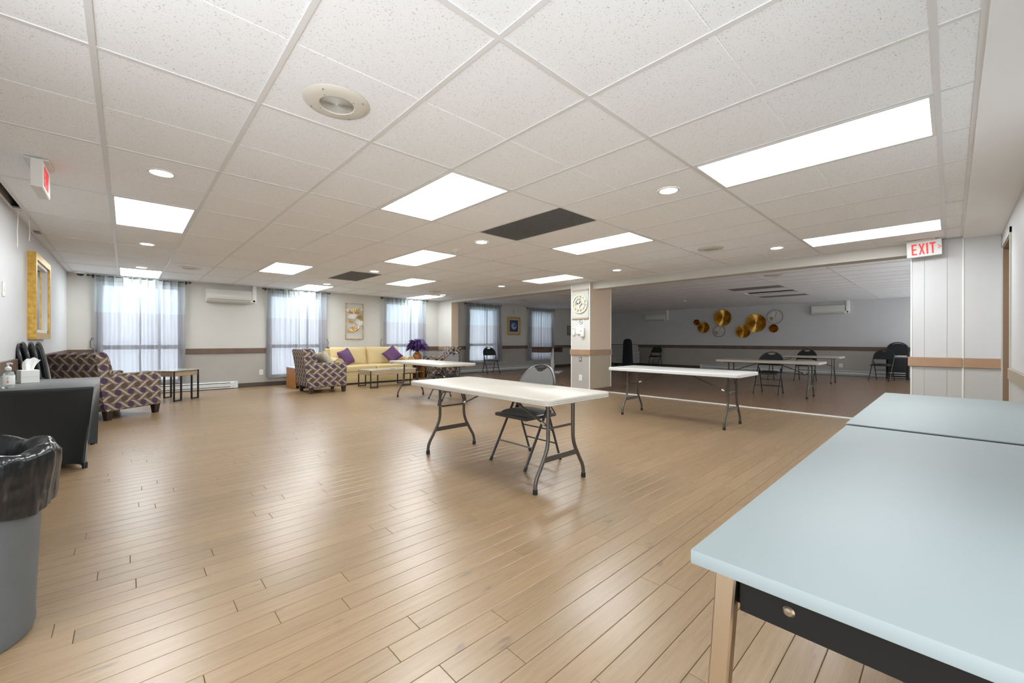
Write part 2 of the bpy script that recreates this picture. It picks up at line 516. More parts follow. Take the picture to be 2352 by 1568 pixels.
me = bpy.data.meshes.new('distant_boards'); me.from_pydata(vs, [], fs); me.materials.append(OAK)
o = bpy.data.objects.new('distant_boards', me); COL.objects.link(o); o.parent = floor; o['kind'] = 'stuff'
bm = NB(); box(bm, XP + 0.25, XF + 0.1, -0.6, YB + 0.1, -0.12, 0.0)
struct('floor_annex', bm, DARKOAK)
bm = NB(); rbox(bm, XP + 0.24, XP + 0.31, 0.34, 5.22, -0.002, 0.012, 0.004)
rbox(bm, XP + 0.24, XP + 0.31, 5.71, 10.44, -0.002, 0.012, 0.004)
struct('trim_threshold', bm, WHITE)

# ---- walls
RZ0, RZ1 = 0.79, 0.905
def wall_rect(bm, axis, pos, th, a0, a1, z0, z1, mi):
    if axis == 'x': box(bm, pos, pos + th, a0, a1, z0, z1, mi)
    else: box(bm, a0, a1, pos, pos + th, z0, z1, mi)
def split_wall(name, axis, pos, th, a0, a1, top, holes=(), mats=(CREAM, GREIGE)):
    """two-tone wall with window holes (a_lo, a_hi, z_lo, z_hi)"""
    bm = NB(); cuts = sorted({a0, a1} | {h[0] for h in holes} | {h[1] for h in holes})
    for lo, hi in zip(cuts, cuts[1:]):
        h = [q for q in holes if q[0] <= lo + 1e-6 and q[1] >= hi - 1e-6]
        spans = [(0, top)] if not h else [(0, h[0][2]), (h[0][3], top)]
        for s0, s1 in spans:
            for z0, z1, mi in ((s0, min(s1, 0.85), 1), (max(s0, 0.85), s1, 0)):
                if z1 - z0 > 0.001: wall_rect(bm, axis, pos, th, lo, hi, z0, z1, mi)
    return struct(name, bm, list(mats), smooth=0)
WIN = [(-0.36, 0.84), (2.54, 3.71), (5.49, 6.64), (8.49, 9.68), (11.44, 12.61)]
WZ0, WZ1 = 0.22, 2.19
split_wall('wall_left', 'x', XL - 0.15, 0.15, 2.05, YB + 0.2, 2.47, mats=(COOLWHITE, GREIGE))  # stops short behind the camera, unseen gap left open for sky light
split_wall('wall_back', 'y', YB, 0.2, XL - 0.15, XF + 0.1, 2.47, [(a, b, WZ0 if i < 3 else 0.37, WZ1) for i, (a, b) in enumerate(WIN)])
split_wall('wall_far', 'x', XF, 0.15, -0.6, YB + 0.2, 2.47, mats=(COOLWHITE, GREIGE))
split_wall('wall_annex_side', 'y', -0.6, 0.15, XP + 0.25, XF, 2.47, [(9.0, 10.2, WZ0, WZ1), (11.2, 12.4, WZ0, WZ1), (13.4, 14.6, WZ0, WZ1), (15.3, 16.5, WZ0, WZ1)])  # unseen openings, added to let sky light into the hall
# wall with the door on the right
DX0, DX1, DZ = 6.16, 7.03, 2.13
bm = NB()
for x0, x1, z0, z1, mi in ((1.2, DX0, 0, .85, 1), (1.2, DX0, .85, 2.47, 0), (DX1, XP, 0, .85, 1), (DX1, XP, .85, 2.47, 0), (DX0, DX1, DZ, 2.47, 0)):
    box(bm, x0, x1, YR - 0.14, YR, z0, z1, mi)
struct('wall_right', bm, [COOLWHITE, PANELGREY], smooth=0)  # near end left off out of view so sky light comes in
TAN = mat('return_tan', (0.66, 0.53, 0.39), 0.5)
OLIVE = mat('return_olive', (0.42, 0.36, 0.26), 0.5)
def tan_returns(o):  # faces towards -y take the tan and olive tones
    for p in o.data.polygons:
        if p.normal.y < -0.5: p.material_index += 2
# partition: stub by the windows, headers, pier on the right
bm = NB()
box(bm, XP, XP + 0.25, 10.44, YB, 0, .85, 1); box(bm, XP, XP + 0.25, 10.44, YB, .85, 2.47, 0)
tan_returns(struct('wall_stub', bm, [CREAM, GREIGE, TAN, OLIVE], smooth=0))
bm = NB(); box(bm, XP, XP + 0.25, 5.70, 10.44, 2.252, 2.47); struct('wall_header_window_side', bm, CREAM, smooth=0)
bm = NB(); box(bm, XP, XP + 0.25, 0.34, 5.22, 2.193, 2.47); struct('wall_header', bm, CREAM, smooth=0)
bm = NB(); box(bm, XP - 0.01, XP + 0.25, -0.6, 0.335, 0, 2.47); struct('wall_pier', bm, COOLWHITE, smooth=0)
pier = structe('trim_pier_panels')
for a, b in ((0.228, 0.335), (0.035, 0.226), (-0.085, 0.033), (-0.388, -0.105)):
    bm = NB(); box(bm, XP - 0.028, XP - 0.011, a, b, 0, .85, 1); box(bm, XP - 0.028, XP - 0.011, a, b, .85, 2.33, 0)
    obj('panel', bm, [COOLWHITE, PANELGREY], pier, smooth=0)
bm = NB(); rbox(bm, XP - 0.034, XP - 0.011, -0.104, -0.086, 0, 2.33, 0.003); obj('corner_strip', bm, WHITE, pier)
bm = NB(); rbox(bm, XP - 0.036, XP - 0.011, 0.336, 0.352, 0, 2.19, 0.003); obj('edge_strip', bm, WHITE, pier)
# pillar
CX0, CX1, CY0, CY1 = 7.14, 7.93, 5.22, 5.705
bm = NB(); box(bm, CX0, CX1, CY0, CY1, 0, .85, 1); box(bm, CX0, CX1, CY0, CY1, .85, 2.44, 0)
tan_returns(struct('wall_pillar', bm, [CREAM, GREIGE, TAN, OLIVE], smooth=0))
bm = NB()
for x, y in ((CX0, CY0), (CX0, CY1), (CX1, CY0)):
    box(bm, x - 0.008, x + 0.008, y - 0.008, y + 0.008, 0.0, 2.34)
struct('trim_pillar_edges', bm, WHITE)
# soffit strip next to the door wall
bm = NB(); box(bm, 0.3, XP, YR, -0.095, 2.318, 2.47); struct('ceiling_soffit', bm, mat('soffit_white', (0.86, 0.865, 0.86), 0.6), smooth=0)

# ---- rails and baseboards
n_tr = [0]
def rail(x0, x1, y0, y1, m=RAIL, z0=RZ0, z1=RZ1):
    n_tr[0] += 1
    bm = NB(); rbox(bm, x0, x1, y0, y1, z0, z1, 0.004, 1); struct('trim_%d' % n_tr[0], bm, m)
rail(XL, XL + 0.022, 2.05, YB)
edges = [XL] + [v for w in WIN[:3] for v in w] + [XP]
for a, b in zip(edges[::2], edges[1::2]): rail(a, b, YB - 0.022, YB)
edges = [XP + 0.25] + [v for w in WIN[3:] for v in w] + [XF]
for a, b in zip(edges[::2], edges[1::2]): rail(a, b, YB - 0.022, YB)
rail(XP - 0.022, XP, 10.42, YB, RAILTAN)
rail(XF - 0.022, XF, -0.45, YB, RAIL, 0.80, 0.925)
rail(XP - 0.052, XP - 0.028, -0.09, 0.375, RAILTAN)
rail(XP - 0.048, XP - 0.028, -0.388, -0.10, RAILTAN)
rail(1.2, DX0 - 0.06, YR, YR + 0.024, mat('rail_olive', (0.34, 0.29, 0.215), 0.45), 0.745, 0.85)
bm = NB(); box(bm, CX0 - 0.024, CX1 + 0.02, CY0 - 0.024, CY1 + 0.024, RZ0, RZ1)
struct('trim_pillar_rail', bm, RAILTAN)
def baseb(name, x0, x1, y0, y1):
    bm = NB(); rbox(bm, x0, x1, y0, y1, 0, 0.10, 0.004, 1); struct(name, bm, BASEB)
baseb('baseboard_left', XL, XL + 0.014, 2.05, YB)
baseb('baseboard_back', XL, XP, YB - 0.014, YB)
baseb('baseboard_annex_back', XP + 0.25, XF, YB - 0.014, YB)
baseb('baseboard_far', XF - 0.014, XF, -0.45, YB)
bm = NB(); box(bm, CX0 + 0.002, CX1 + 0.014, CY0 - 0.014, CY1 + 0.012, 0, 0.075); struct('baseboard_pillar', bm, mat('pillar_base', (0.16, 0.09, 0.045), 0.45))
# door
dr = structe('door_1')
bm = NB(); box(bm, DX0, DX1, YR - 0.135, YR - 0.095, 0.01, DZ); obj('door_leaf', bm, DOORBR, dr, smooth=0)
bm = NB(); box(bm, DX1 - 0.012, DX1 + 0.03, YR - 0.13, YR + 0.002, 0, DZ + 0.03); box(bm, DX0 - 0.03, DX0 + 0.012, YR - 0.13, YR + 0.002, 0, DZ + 0.03)
box(bm, DX0, DX1, YR - 0.13, YR + 0.002, DZ - 0.012, DZ + 0.03); obj('door_jamb', bm, DOORBR, dr, smooth=0)
bm = NB(); box(bm, DX1 + 0.005, DX1 + 0.06, YR, YR + 0.012, 0, DZ + 0.06); box(bm, DX0 - 0.06, DX0 - 0.005, YR, YR + 0.012, 0, DZ + 0.06)
box(bm, DX0 - 0.06, DX1 + 0.06, YR, YR + 0.012, DZ + 0.005, DZ + 0.06); obj('door_casing', bm, CASING, dr, smooth=0)
bm = NB(); box(bm, DX1 - 0.03, DX1 - 0.012, YR - 0.095, YR - 0.075, 0, DZ); obj('door_stop', bm, RAILTAN, dr, smooth=0)
bm = NB(); rbox(bm, DX0 + 0.06, DX0 + 0.10, YR - 0.095, YR - 0.06, 1.03, 1.09, 0.006); tube(bm, [(DX0 + 0.08, YR - 0.07, 1.06), (DX0 + 0.08, YR - 0.03, 1.06)], 0.012)
rbox(bm, DX0 + 0.04, DX0 + 0.20, YR - 0.04, YR - 0.01, 1.045, 1.08, 0.008); obj('door_handle', bm, WHITE, dr)

# ---- ceilings
tile_cache = {}
def tile_mesh(w, l, m):
    key = (round(w, 3), round(l, 3))
    if key in tile_cache: return tile_cache[key]
    bm = NB(); c, g = 0.005, 0.004
    ys = [0, c, l / 2 - g, l / 2, l / 2 + g, l - c, l] if l > 1.0 else [0, c, l - c, l]
    zs = [0.005, 0, 0, 0.003, 0, 0, 0.005] if l > 1.0 else [0.005, 0, 0, 0.005]
    xs = [0, c, w - c, w]; xz = [0.005, 0, 0, 0.005]
    G = [[bm.verts.new((x, y, max(z, q))) for y, z in zip(ys, zs)] for x, q in zip(xs, xz)]
    for i in range(len(xs) - 1):
        for j in range(len(ys) - 1):
            bm.faces.new((G[i][j], G[i][j + 1], G[i + 1][j + 1], G[i + 1][j]))
    t = [bm.verts.new(p) for p in ((0, 0, 0.018), (w, 0, 0.018), (w, l, 0.018), (0, l, 0.018))]
    bm.faces.new(t)
    me = bpy.data.meshes.new('ceiling_tile'); bm.to_mesh(me); bm.free()
    # the face side looks down
    me.flip_normals() if me.polygons[0].normal.z > 0 else None
    me.materials.append(m); tile_cache[key] = me
    return me
def lines(o, p, a, b):
    k = math.floor((a - o) / p) + 1
    out = [a]
    while o + k * p < b - 0.02:
        if o + k * p > a + 0.02: out.append(o + k * p)
        k += 1
    return out + [b]
def grid_ceiling(name, x0, x1, y0, y1, h, ox, oy, skip):
    bm = NB(); box(bm, x0 - 0.1, x1 + 0.1, y0 - 0.3, y1 + 0.1, h + 0.125, h + 0.2)
    ce = struct(name, bm, PLENUM, smooth=0)
    xs, ys = lines(ox, TX, x0, x1), lines(oy, TY, y0, y1)
    for a, b in zip(xs, xs[1:]):
        for c, d in zip(ys, ys[1:]):
            xm, ym = (a + b) / 2, (c + d) / 2
            ix, iy = math.floor((xm - ox) / TX), math.floor((ym - oy) / TY)
            if (ix, iy) in skip: continue
            me = tile_mesh(b - a - 0.006, d - c - 0.006, TILE)
            o = bpy.data.objects.new('ceiling_tile', me); COL.objects.link(o); o.parent = ce
            o.location = (a + 0.003, c + 0.003, h + 0.0008 + 0.0008 * random.random())
    for x in xs[1:-1]:
        bm = NB(); box(bm, x - 0.0115, x + 0.0115, y0, y1, h - 0.0030, h + 0.0008); box(bm, x - 0.001, x + 0.001, y0, y1, h, h + 0.035)
        obj('grid_runner', bm, TEE, ce, smooth=0)
    for y in ys[1:-1]:
        bm = NB(); box(bm, x0, x1, y - 0.0118, y + 0.0118, h - 0.0033, h + 0.0008); box(bm, x0, x1, y - 0.001, y + 0.001, h, h + 0.035)
        obj('grid_runner', bm, TEE, ce, smooth=0)
    # wall angle
    for q in ((x0, x0 + 0.02, y0, y1), (x1 - 0.02, x1, y0, y1), (x0, x1, y0, y0 + 0.02), (x0, x1, y1 - 0.02, y1)):
        bm = NB(); box(bm, *q, h - 0.004, h - 0.001); obj('wall_angle', bm, TEE, ce, smooth=0)
    return ce
LIGHTS = [(2, 0), (7, 0), (0, 2), (4, 2), (-3, 4), (2, 4), (7, 4), (0, 6), (4, 6), (-3, 8), (2, 8), (7, 8)]
GRILLES = [(2, 2), (2, 6)]
ceil1 = grid_ceiling('ceiling', XL, XP, -0.095, YB, HC, GX, GY, set(LIGHTS) | set(GRILLES) | {(-5, 4), (-5, 5)})
# narrow border tiles left beside the two gaps over the left wall
for y0, y1 in ((6.10, 6.145), (6.16, 7.18)):
    o = bpy.data.objects.new('ceiling_tile', tile_mesh(0.078, y1 - y0, TILE)); COL.objects.link(o); o.parent = ceil1
    o.location = (XL + 0.003, y0, HC + 0.002)
ox2, oy2 = 10.985 - TX * 6, 1.48 - TY
DIM = [(6, 1 + 0), (8, 1), (10, 1)]
ceil2 = grid_ceiling('ceiling_annex', XP + 0.25, XF, -0.45, YB, HC2, ox2, oy2, {(6, 2), (8, 2), (10, 2)})

# ---- windows (frame, transom, mullion, panes) in the back wall
WFRAME = mat('window_frame_bronze', (0.10, 0.10, 0.105), 0.4)
SILL = mat('window_sill_stone', (0.55, 0.53, 0.50), 0.5)
for i, (a, b) in enumerate(WIN):
    w = structe('window_%d' % (i + 1)); zl = WZ0 if i < 3 else 0.37
    bm = NB(); t = 0.035; y0, y1 = YB + 0.10, YB + 0.15
    for q in ((a, a + t, zl, WZ1), (b - t, b, zl, WZ1), (a, b, zl, zl + t), (a, b, WZ1 - t, WZ1)):
        box(bm, q[0], q[1], y0, y1, q[2], q[3])
    obj('window_frame', bm, WFRAME, w, smooth=0)
    bm = NB(); box(bm, a + t, b - t, y0, y1, 0.90, 0.985); obj('transom', bm, WFRAME, w, smooth=0)
    xm = a + (b - a) * 0.72
    bm = NB(); box(bm, xm - 0.022, xm + 0.022, y0, y1, zl + t, WZ1 - t); obj('mullion', bm, WFRAME, w, smooth=0)
    for x0, x1 in ((a + t, xm - .022), (xm + .022, b - t)):
        for z0, z1 in ((zl + t, 0.90), (0.985, WZ1 - t)):
            bm = NB(); box(bm, x0, x1, YB + 0.122, YB + 0.126, z0, z1); obj('pane', bm, PANE, w, smooth=0)
    bm = NB(); box(bm, a - 0.02, b + 0.02, YB - 0.03, YB + 0.10, zl - 0.03, zl); obj('window_sill', bm, SILL, w, smooth=0)
# ================================================================== CEILING FIXTURES
PANELM = emat('lens_lit', (0.93, 0.975, 1.0), PANEL_STRENGTH)
SPOTM = emat('spot_lit', (1.0, 0.95, 0.87), SPOT_STRENGTH)
LBL = {(2, 0): 'large lit ceiling panel nearest the camera, above the pale blue tables',
       (7, 0): 'lit ceiling panel beside the red exit sign over the pillar side',
       (0, 2): 'lit ceiling panel in the middle, between round speaker and dark grille',
       (4, 2): 'lit ceiling panel just right of the larger dark grille',
       (-3, 4): 'lit ceiling panel near the left wall below the nearest round downlight',
       (2, 4): 'lit ceiling panel next to the smoke detector, behind the larger dark grille',
       (7, 4): 'lit ceiling panel right in front of the clock pillar',
       (0, 6): 'lit ceiling panel left of the smaller, farther dark grille',
       (4, 6): 'lit ceiling panel right of the smaller, farther dark grille',
       (-3, 8): 'lit ceiling panel touching the leftmost curtained window',
       (2, 8): 'lit ceiling panel above the second curtained window from the left',
       (7, 8): 'lit ceiling panel in the far corner by the third curtained window'}
proto = None
for (ix, iy) in LIGHTS:
    x, y = GX + ix * TX, GY + iy * TY
    if proto is None:
        t = thing('ceiling_panel_light', LBL[(ix, iy)], 'ceiling light', (x, y, HC), 0, 'lit panels in the bright hall ceiling')
        bm = NB()
        for q in ((0.012, TX - 0.012, 0.012, 0.030), (0.012, TX - 0.012, TY - 0.030, TY - 0.012), (0.012, 0.030, 0.012, TY - 0.012), (TX - 0.030, TX - 0.012, 0.012, TY - 0.012)):
            box(bm, *q, -0.006, 0.03)
        obj('frame', bm, TEE, t, smooth=0)
        bm = NB(); box(bm, 0.028, TX - 0.028, 0.030, TY - 0.030, -0.003, 0.012); obj('lens', bm, PANELM, t, smooth=0)
        bm = NB(); box(bm, 0.012, TX - 0.012, 0.012, TY - 0.012, 0.03, 0.10); obj('housing', bm, TEE, t, smooth=0)
        proto = t
    else: dup(proto, (x, y, HC), 0, LBL[(ix, iy)])
for (ix, iy), lb in zip(GRILLES, ('large dark eggcrate grille in the ceiling, nearer the camera', 'smaller looking dark eggcrate grille in the ceiling, farther away')):
    x, y = GX + ix * TX, GY + iy * TY
    t = thing('return_air_grille', lb, 'vent', (x, y, HC), 0, 'dark ceiling grilles')
    bm = NB()
    n = 24
    for i in range(1, n): box(bm, 0.014 + (TX - 0.028) * i / n - 0.0035, 0.014 + (TX - 0.028) * i / n + 0.0035, 0.014, TY - 0.014, -0.001, 0.012)
    n = 48
    for i in range(1, n): box(bm, 0.014, TX - 0.014, 0.014 + (TY - 0.028) * i / n - 0.0035, 0.014 + (TY - 0.028) * i / n + 0.0035, -0.001, 0.012)
    o = obj('eggcrate_core', bm, GRILLE, t, smooth=0); o['kind'] = 'stuff'
    bm = NB(); box(bm, 0.01, TX - 0.01, 0.01, TY - 0.01, 0.025, 0.03); obj('backing', bm, GRILLEBK, t, smooth=0)
    bm = NB()
    for q in ((0.008, TX - 0.008, 0.008, 0.016), (0.008, TX - 0.008, TY - 0.016, TY - 0.008), (0.008, 0.016, 0.008, TY - 0.008), (TX - 0.016, TX - 0.008, 0.008, TY - 0.008)):
        box(bm, *q, -0.002, 0.02)
    obj('frame', bm, GRILLE, t, smooth=0)
SPOTS = [(0.191, 4.03, 'lit round downlight nearest the left exit sign'),
         (0.198, 7.16, 'lit round downlight just behind the left lit panel'),
         (0.192, 9.56, 'lit round downlight in front of the leftmost window panel'),
         (3.27, 1.60, 'lit round downlight left of the largest lit panel'),
         (3.28, 4.07, 'lit round downlight between large grille and smoke detector'),
         (3.278, 7.14, 'lit round downlight at the edge of the smaller dark grille'),
         (6.33, 1.594, 'lit round downlight nearest the right exit sign, beside the header'),
         (6.306, 4.03, 'lit round downlight right above the clock pillar'),
         (6.285, 7.06, 'lit round downlight left of the clock pillar over the header'),
         (3.257, 9.50, 'lit round downlight over the second curtained window'),
         (6.338, 9.54, 'lit round downlight in the far corner beside a lit panel')]
proto = None
for x, y, lb in SPOTS:
    if proto is None:
        proto = thing('recessed_downlight', lb, 'ceiling light', (x, y, HC), 0, 'round downlights')
        bm = NB(); lathe(bm, [(0.066, 0.0), (0.070, -0.006), (0.084, -0.004), (0.086, 0.001)], seg=28); obj('trim_ring', bm, WHITE, proto)
        bm = NB(); lathe(bm, [(0.0005, -0.005), (0.067, -0.004), (0.068, 0.0)], seg=28); obj('lens', bm, SPOTM, proto)
    else: dup(proto, (x, y, HC), 0, lb)
SPK = mat('speaker_beige', (0.66, 0.63, 0.56), 0.3)
SPKG = mat('speaker_mesh', (0.55, 0.54, 0.49), 0.5)
def speaker(x, y, h, lb, proto=[None]):
    if proto[0] is None:
        t = thing('ceiling_speaker', lb, 'speaker', (x, y, h), 0, 'round ceiling speakers')
        bm = NB(); lathe(bm, [(0.083, -0.012), (0.088, -0.016), (0.12, -0.014), (0.158, -0.006), (0.164, 0.0)], seg=40); obj('cover_plate', bm, SPK, t)
        bm = NB(); lathe(bm, [(0.0005, -0.006), (0.084, -0.006)], seg=36); obj('mesh_backing', bm, mat('speaker_void', (.16, .15, .14), .8), t)
        bm = NB()
        for i in range(13):
            r = 0.006 + i * 0.0062
            lathe(bm, [(r, -0.0065), (r + 0.001, -0.012), (r + 0.0032, -0.012), (r + 0.0042, -0.0065)], seg=32)
        lathe(bm, [(0.0005, -0.015), (0.008, -0.014), (0.009, -0.007)], seg=12)
        obj('ring_grille', bm, SPKG, t)
        bm = NB()
        for r, a0 in ((0.097, 0.6), (0.140, 0.75)):
            for k in range(4):
                a = a0 + k * PI / 2
                lathe(bm, [(0.0005, -0.0185), (0.005 if r < .1 else .003, -0.017), (0.005 if r < .1 else .003, -0.006)], (r * math.cos(a), r * math.sin(a), 0.002), seg=8)
        obj('screws', bm, mat('screw_dull', (0.2, 0.19, 0.17), 0.5), t)
        proto[0] = t; return t
    return dup(proto[0], (x, y, h), 0, lb)
speaker(0.804, 2.204, HC, 'large beige round ceiling speaker nearest the camera')
speaker(5.75, 2.222, HC, 'beige round ceiling speaker near the header of the unlit hall')
speaker(0.80, 9.04, HC, 'round ceiling speaker near the leftmost curtained window')
speaker(5.75, 9.0, HC, 'round ceiling speaker near the third curtained window')
speaker(9.33, 9.41, HC2, 'round ceiling speaker in the unlit hall near its windows')
speaker(9.31, 2.40, HC2, 'round ceiling speaker in the unlit hall above the folding tables')
def detector(x, y, h, lb):
    t = thing('smoke_detector', lb, 'smoke detector', (x, y, h))
    bm = NB(); lathe(bm, [(0.072, 0.0), (0.070, -0.012), (0.050, -0.02), (0.032, -0.042), (0.026, -0.050), (0.0005, -0.051)], seg=24); obj('body', bm, OFFW, t)
    bm = NB()
    for k in range(6):
        a = k * PI / 3 + 0.5
        box(bm, -0.006, 0.006, -0.003, 0.003, -0.042, -0.034, 0, Matrix.Rotation(a, 4, 'Z') @ Matrix.Translation((0.033, 0, 0)))
    obj('vents', bm, DARKSLOT, t)
detector(3.30, 4.66, HC, 'cream smoke detector beside a lit panel in the bright hall')
detector(13.1, 5.88, HC2, 'smoke detector on the dark ceiling of the unlit hall')
# unlit fixtures of the far hall
LB2 = ['unlit grey ceiling panel nearest the header in the dark hall', 'darkest open ceiling panel in the middle of the dark hall', 'unlit ceiling panel farthest back in the dark hall']
for (ix, iy), lb, m in zip(((6, 2), (8, 2), (10, 2)), LB2, (mat('dim_lens', (0.20, 0.19, 0.18), 0.4), DARKSLOT, mat('dim_lens_grey', (0.16, 0.165, 0.17), 0.4))):
    x, y = ox2 + ix * TX, oy2 + iy * TY
    t = thing('unlit_ceiling_panel', lb, 'ceiling light', (x, y, HC2))
    bm = NB()
    for q in ((0.012, TX - 0.012, 0.012, 0.030), (0.012, TX - 0.012, TY - 0.030, TY - 0.012), (0.012, 0.030, 0.012, TY - 0.012), (TX - 0.030, TX - 0.012, 0.012, TY - 0.012)):
        box(bm, *q, -0.003, 0.03)
    obj('frame', bm, TEE, t, smooth=0)
    bm = NB(); z = 0.06 if m is DARKSLOT else 0.004
    box(bm, 0.028, TX - 0.028, 0.030, TY - 0.030, z, z + 0.008); obj('lens', bm, m, t, smooth=0)
# exit signs
LET = {'E': [[(0, 0), (.62, 0), (.62, .14), (.2, .14), (.2, .43), (.52, .43), (.52, .57), (.2, .57), (.2, .86), (.62, .86), (.62, 1), (0, 1)]],
       'X': [[(0, 0), (.2, 0), (.35, .34), (.5, 0), (.7, 0), (.46, .5), (.7, 1), (.5, 1), (.35, .66), (.2, 1), (0, 1), (.24, .5)]],
       'I': [[(0, 0), (.2, 0), (.2, 1), (0, 1)]],
       'T': [[(.24, 0), (.44, 0), (.44, .86), (.68, .86), (.68, 1), (0, 1), (0, .86), (.24, .86)]]}
def exit_sign(loc, rz, lb, arrow, tilt=0.0, plate=True, W=0.305, H=0.19, D=0.055):
    """face looks along local -y, width along local x"""
    t = thing('exit_sign', lb, 'exit sign', loc, rz)
    t.rotation_euler = (0, tilt, rz)
    bm = NB(); rbox(bm, -W / 2, W / 2, 0, D, -H, 0, 0.003, 1); obj('housing', bm, OFFW, t)
    bm = NB(); box(bm, -W / 2 + .006, W / 2 - .006, -0.003, 0.001, -H + .006, -0.006); obj('face_plate', bm, SIGNF, t, smooth=0)
    x = -W / 2 + W * 0.145; hh = H * 0.70; sx = hh * 0.58
    for ch, adv in (('E', .80), ('X', .86), ('I', .36), ('T', .7)):
        bm = NB()
        for poly in LET[ch]: prism(bm, [(x + a * sx, -H * 0.87 + b * hh) for a, b in poly], -0.0065, -0.002, lambda a, b, tt: Vector((a, tt, b)))
        obj('letter', bm, REDM, t, smooth=0); x += adv * sx
    if arrow:
        bm = NB(); x0 = W / 2 - 0.036
        prism(bm, [(x0, -H * .42), (x0 + .022, -H * .50), (x0, -H * .58), (x0 + .004, -H * .62), (x0 + .031, -H * .50), (x0 + .004, -H * .38)], -0.0065, -0.002, lambda a, b, tt: Vector((a, tt, b)))
        obj('arrow', bm, REDM, t, smooth=0)
    if plate:
        bm = NB(); rbox(bm, -0.16, 0.10, -0.03, 0.09, 0.0, 0.012, 0.003, 1); obj('canopy', bm, OFFW, t)
    return t
exit_sign((XP - 0.16, 0.232, HC - 0.016), -PI / 2, 'lit red EXIT sign with right arrow by the pier', True, -0.035)
exit_sign((-0.42, 4.435, HC - 0.014), PI / 2, 'lit red EXIT sign seen edge on near the left wall', False, 0, True, 0.37)
# dome camera
t = thing('dome_camera', 'small white dome camera in the ceiling corner by the leftmost window', 'camera', (-0.62, YB - 0.13, HC))
bm = NB(); lathe(bm, [(0.085, 0), (0.085, -0.012), (0.06, -0.03), (0.055, -0.032)], seg=20); obj('base', bm, WHITE, t)
bm = NB(); lathe(bm, [(0.054, -0.03), (0.045, -0.055), (0.025, -0.07), (0.0005, -0.074)], seg=18); obj('dome', bm, mat('smoked_dome', (0.02, 0.02, 0.022), 0.1), t)
# loose wires under the ceiling gap
for pts, lb in (([(-.765, 6.2, 2.34), (-.765, 6.17, 2.31), (-.762, 6.15, 2.25), (-.768, 6.16, 2.15), (-.765, 6.15, 2.05), (-.766, 6.16, 1.99)], 'longer loose white wire hanging under the ceiling gap at left'),
                ([(-.735, 6.50, 2.34), (-.735, 6.55, 2.29), (-.738, 6.60, 2.23), (-.735, 6.57, 2.16), (-.737, 6.55, 2.12)], 'shorter kinked white wire hanging by the left wall ceiling')):
    bm = NB(); tube(bm, pts, 0.0035, 6); tag(obj('loose_wire', bm, WHITE), lb, 'wire', 'wires hanging from the ceiling gap')

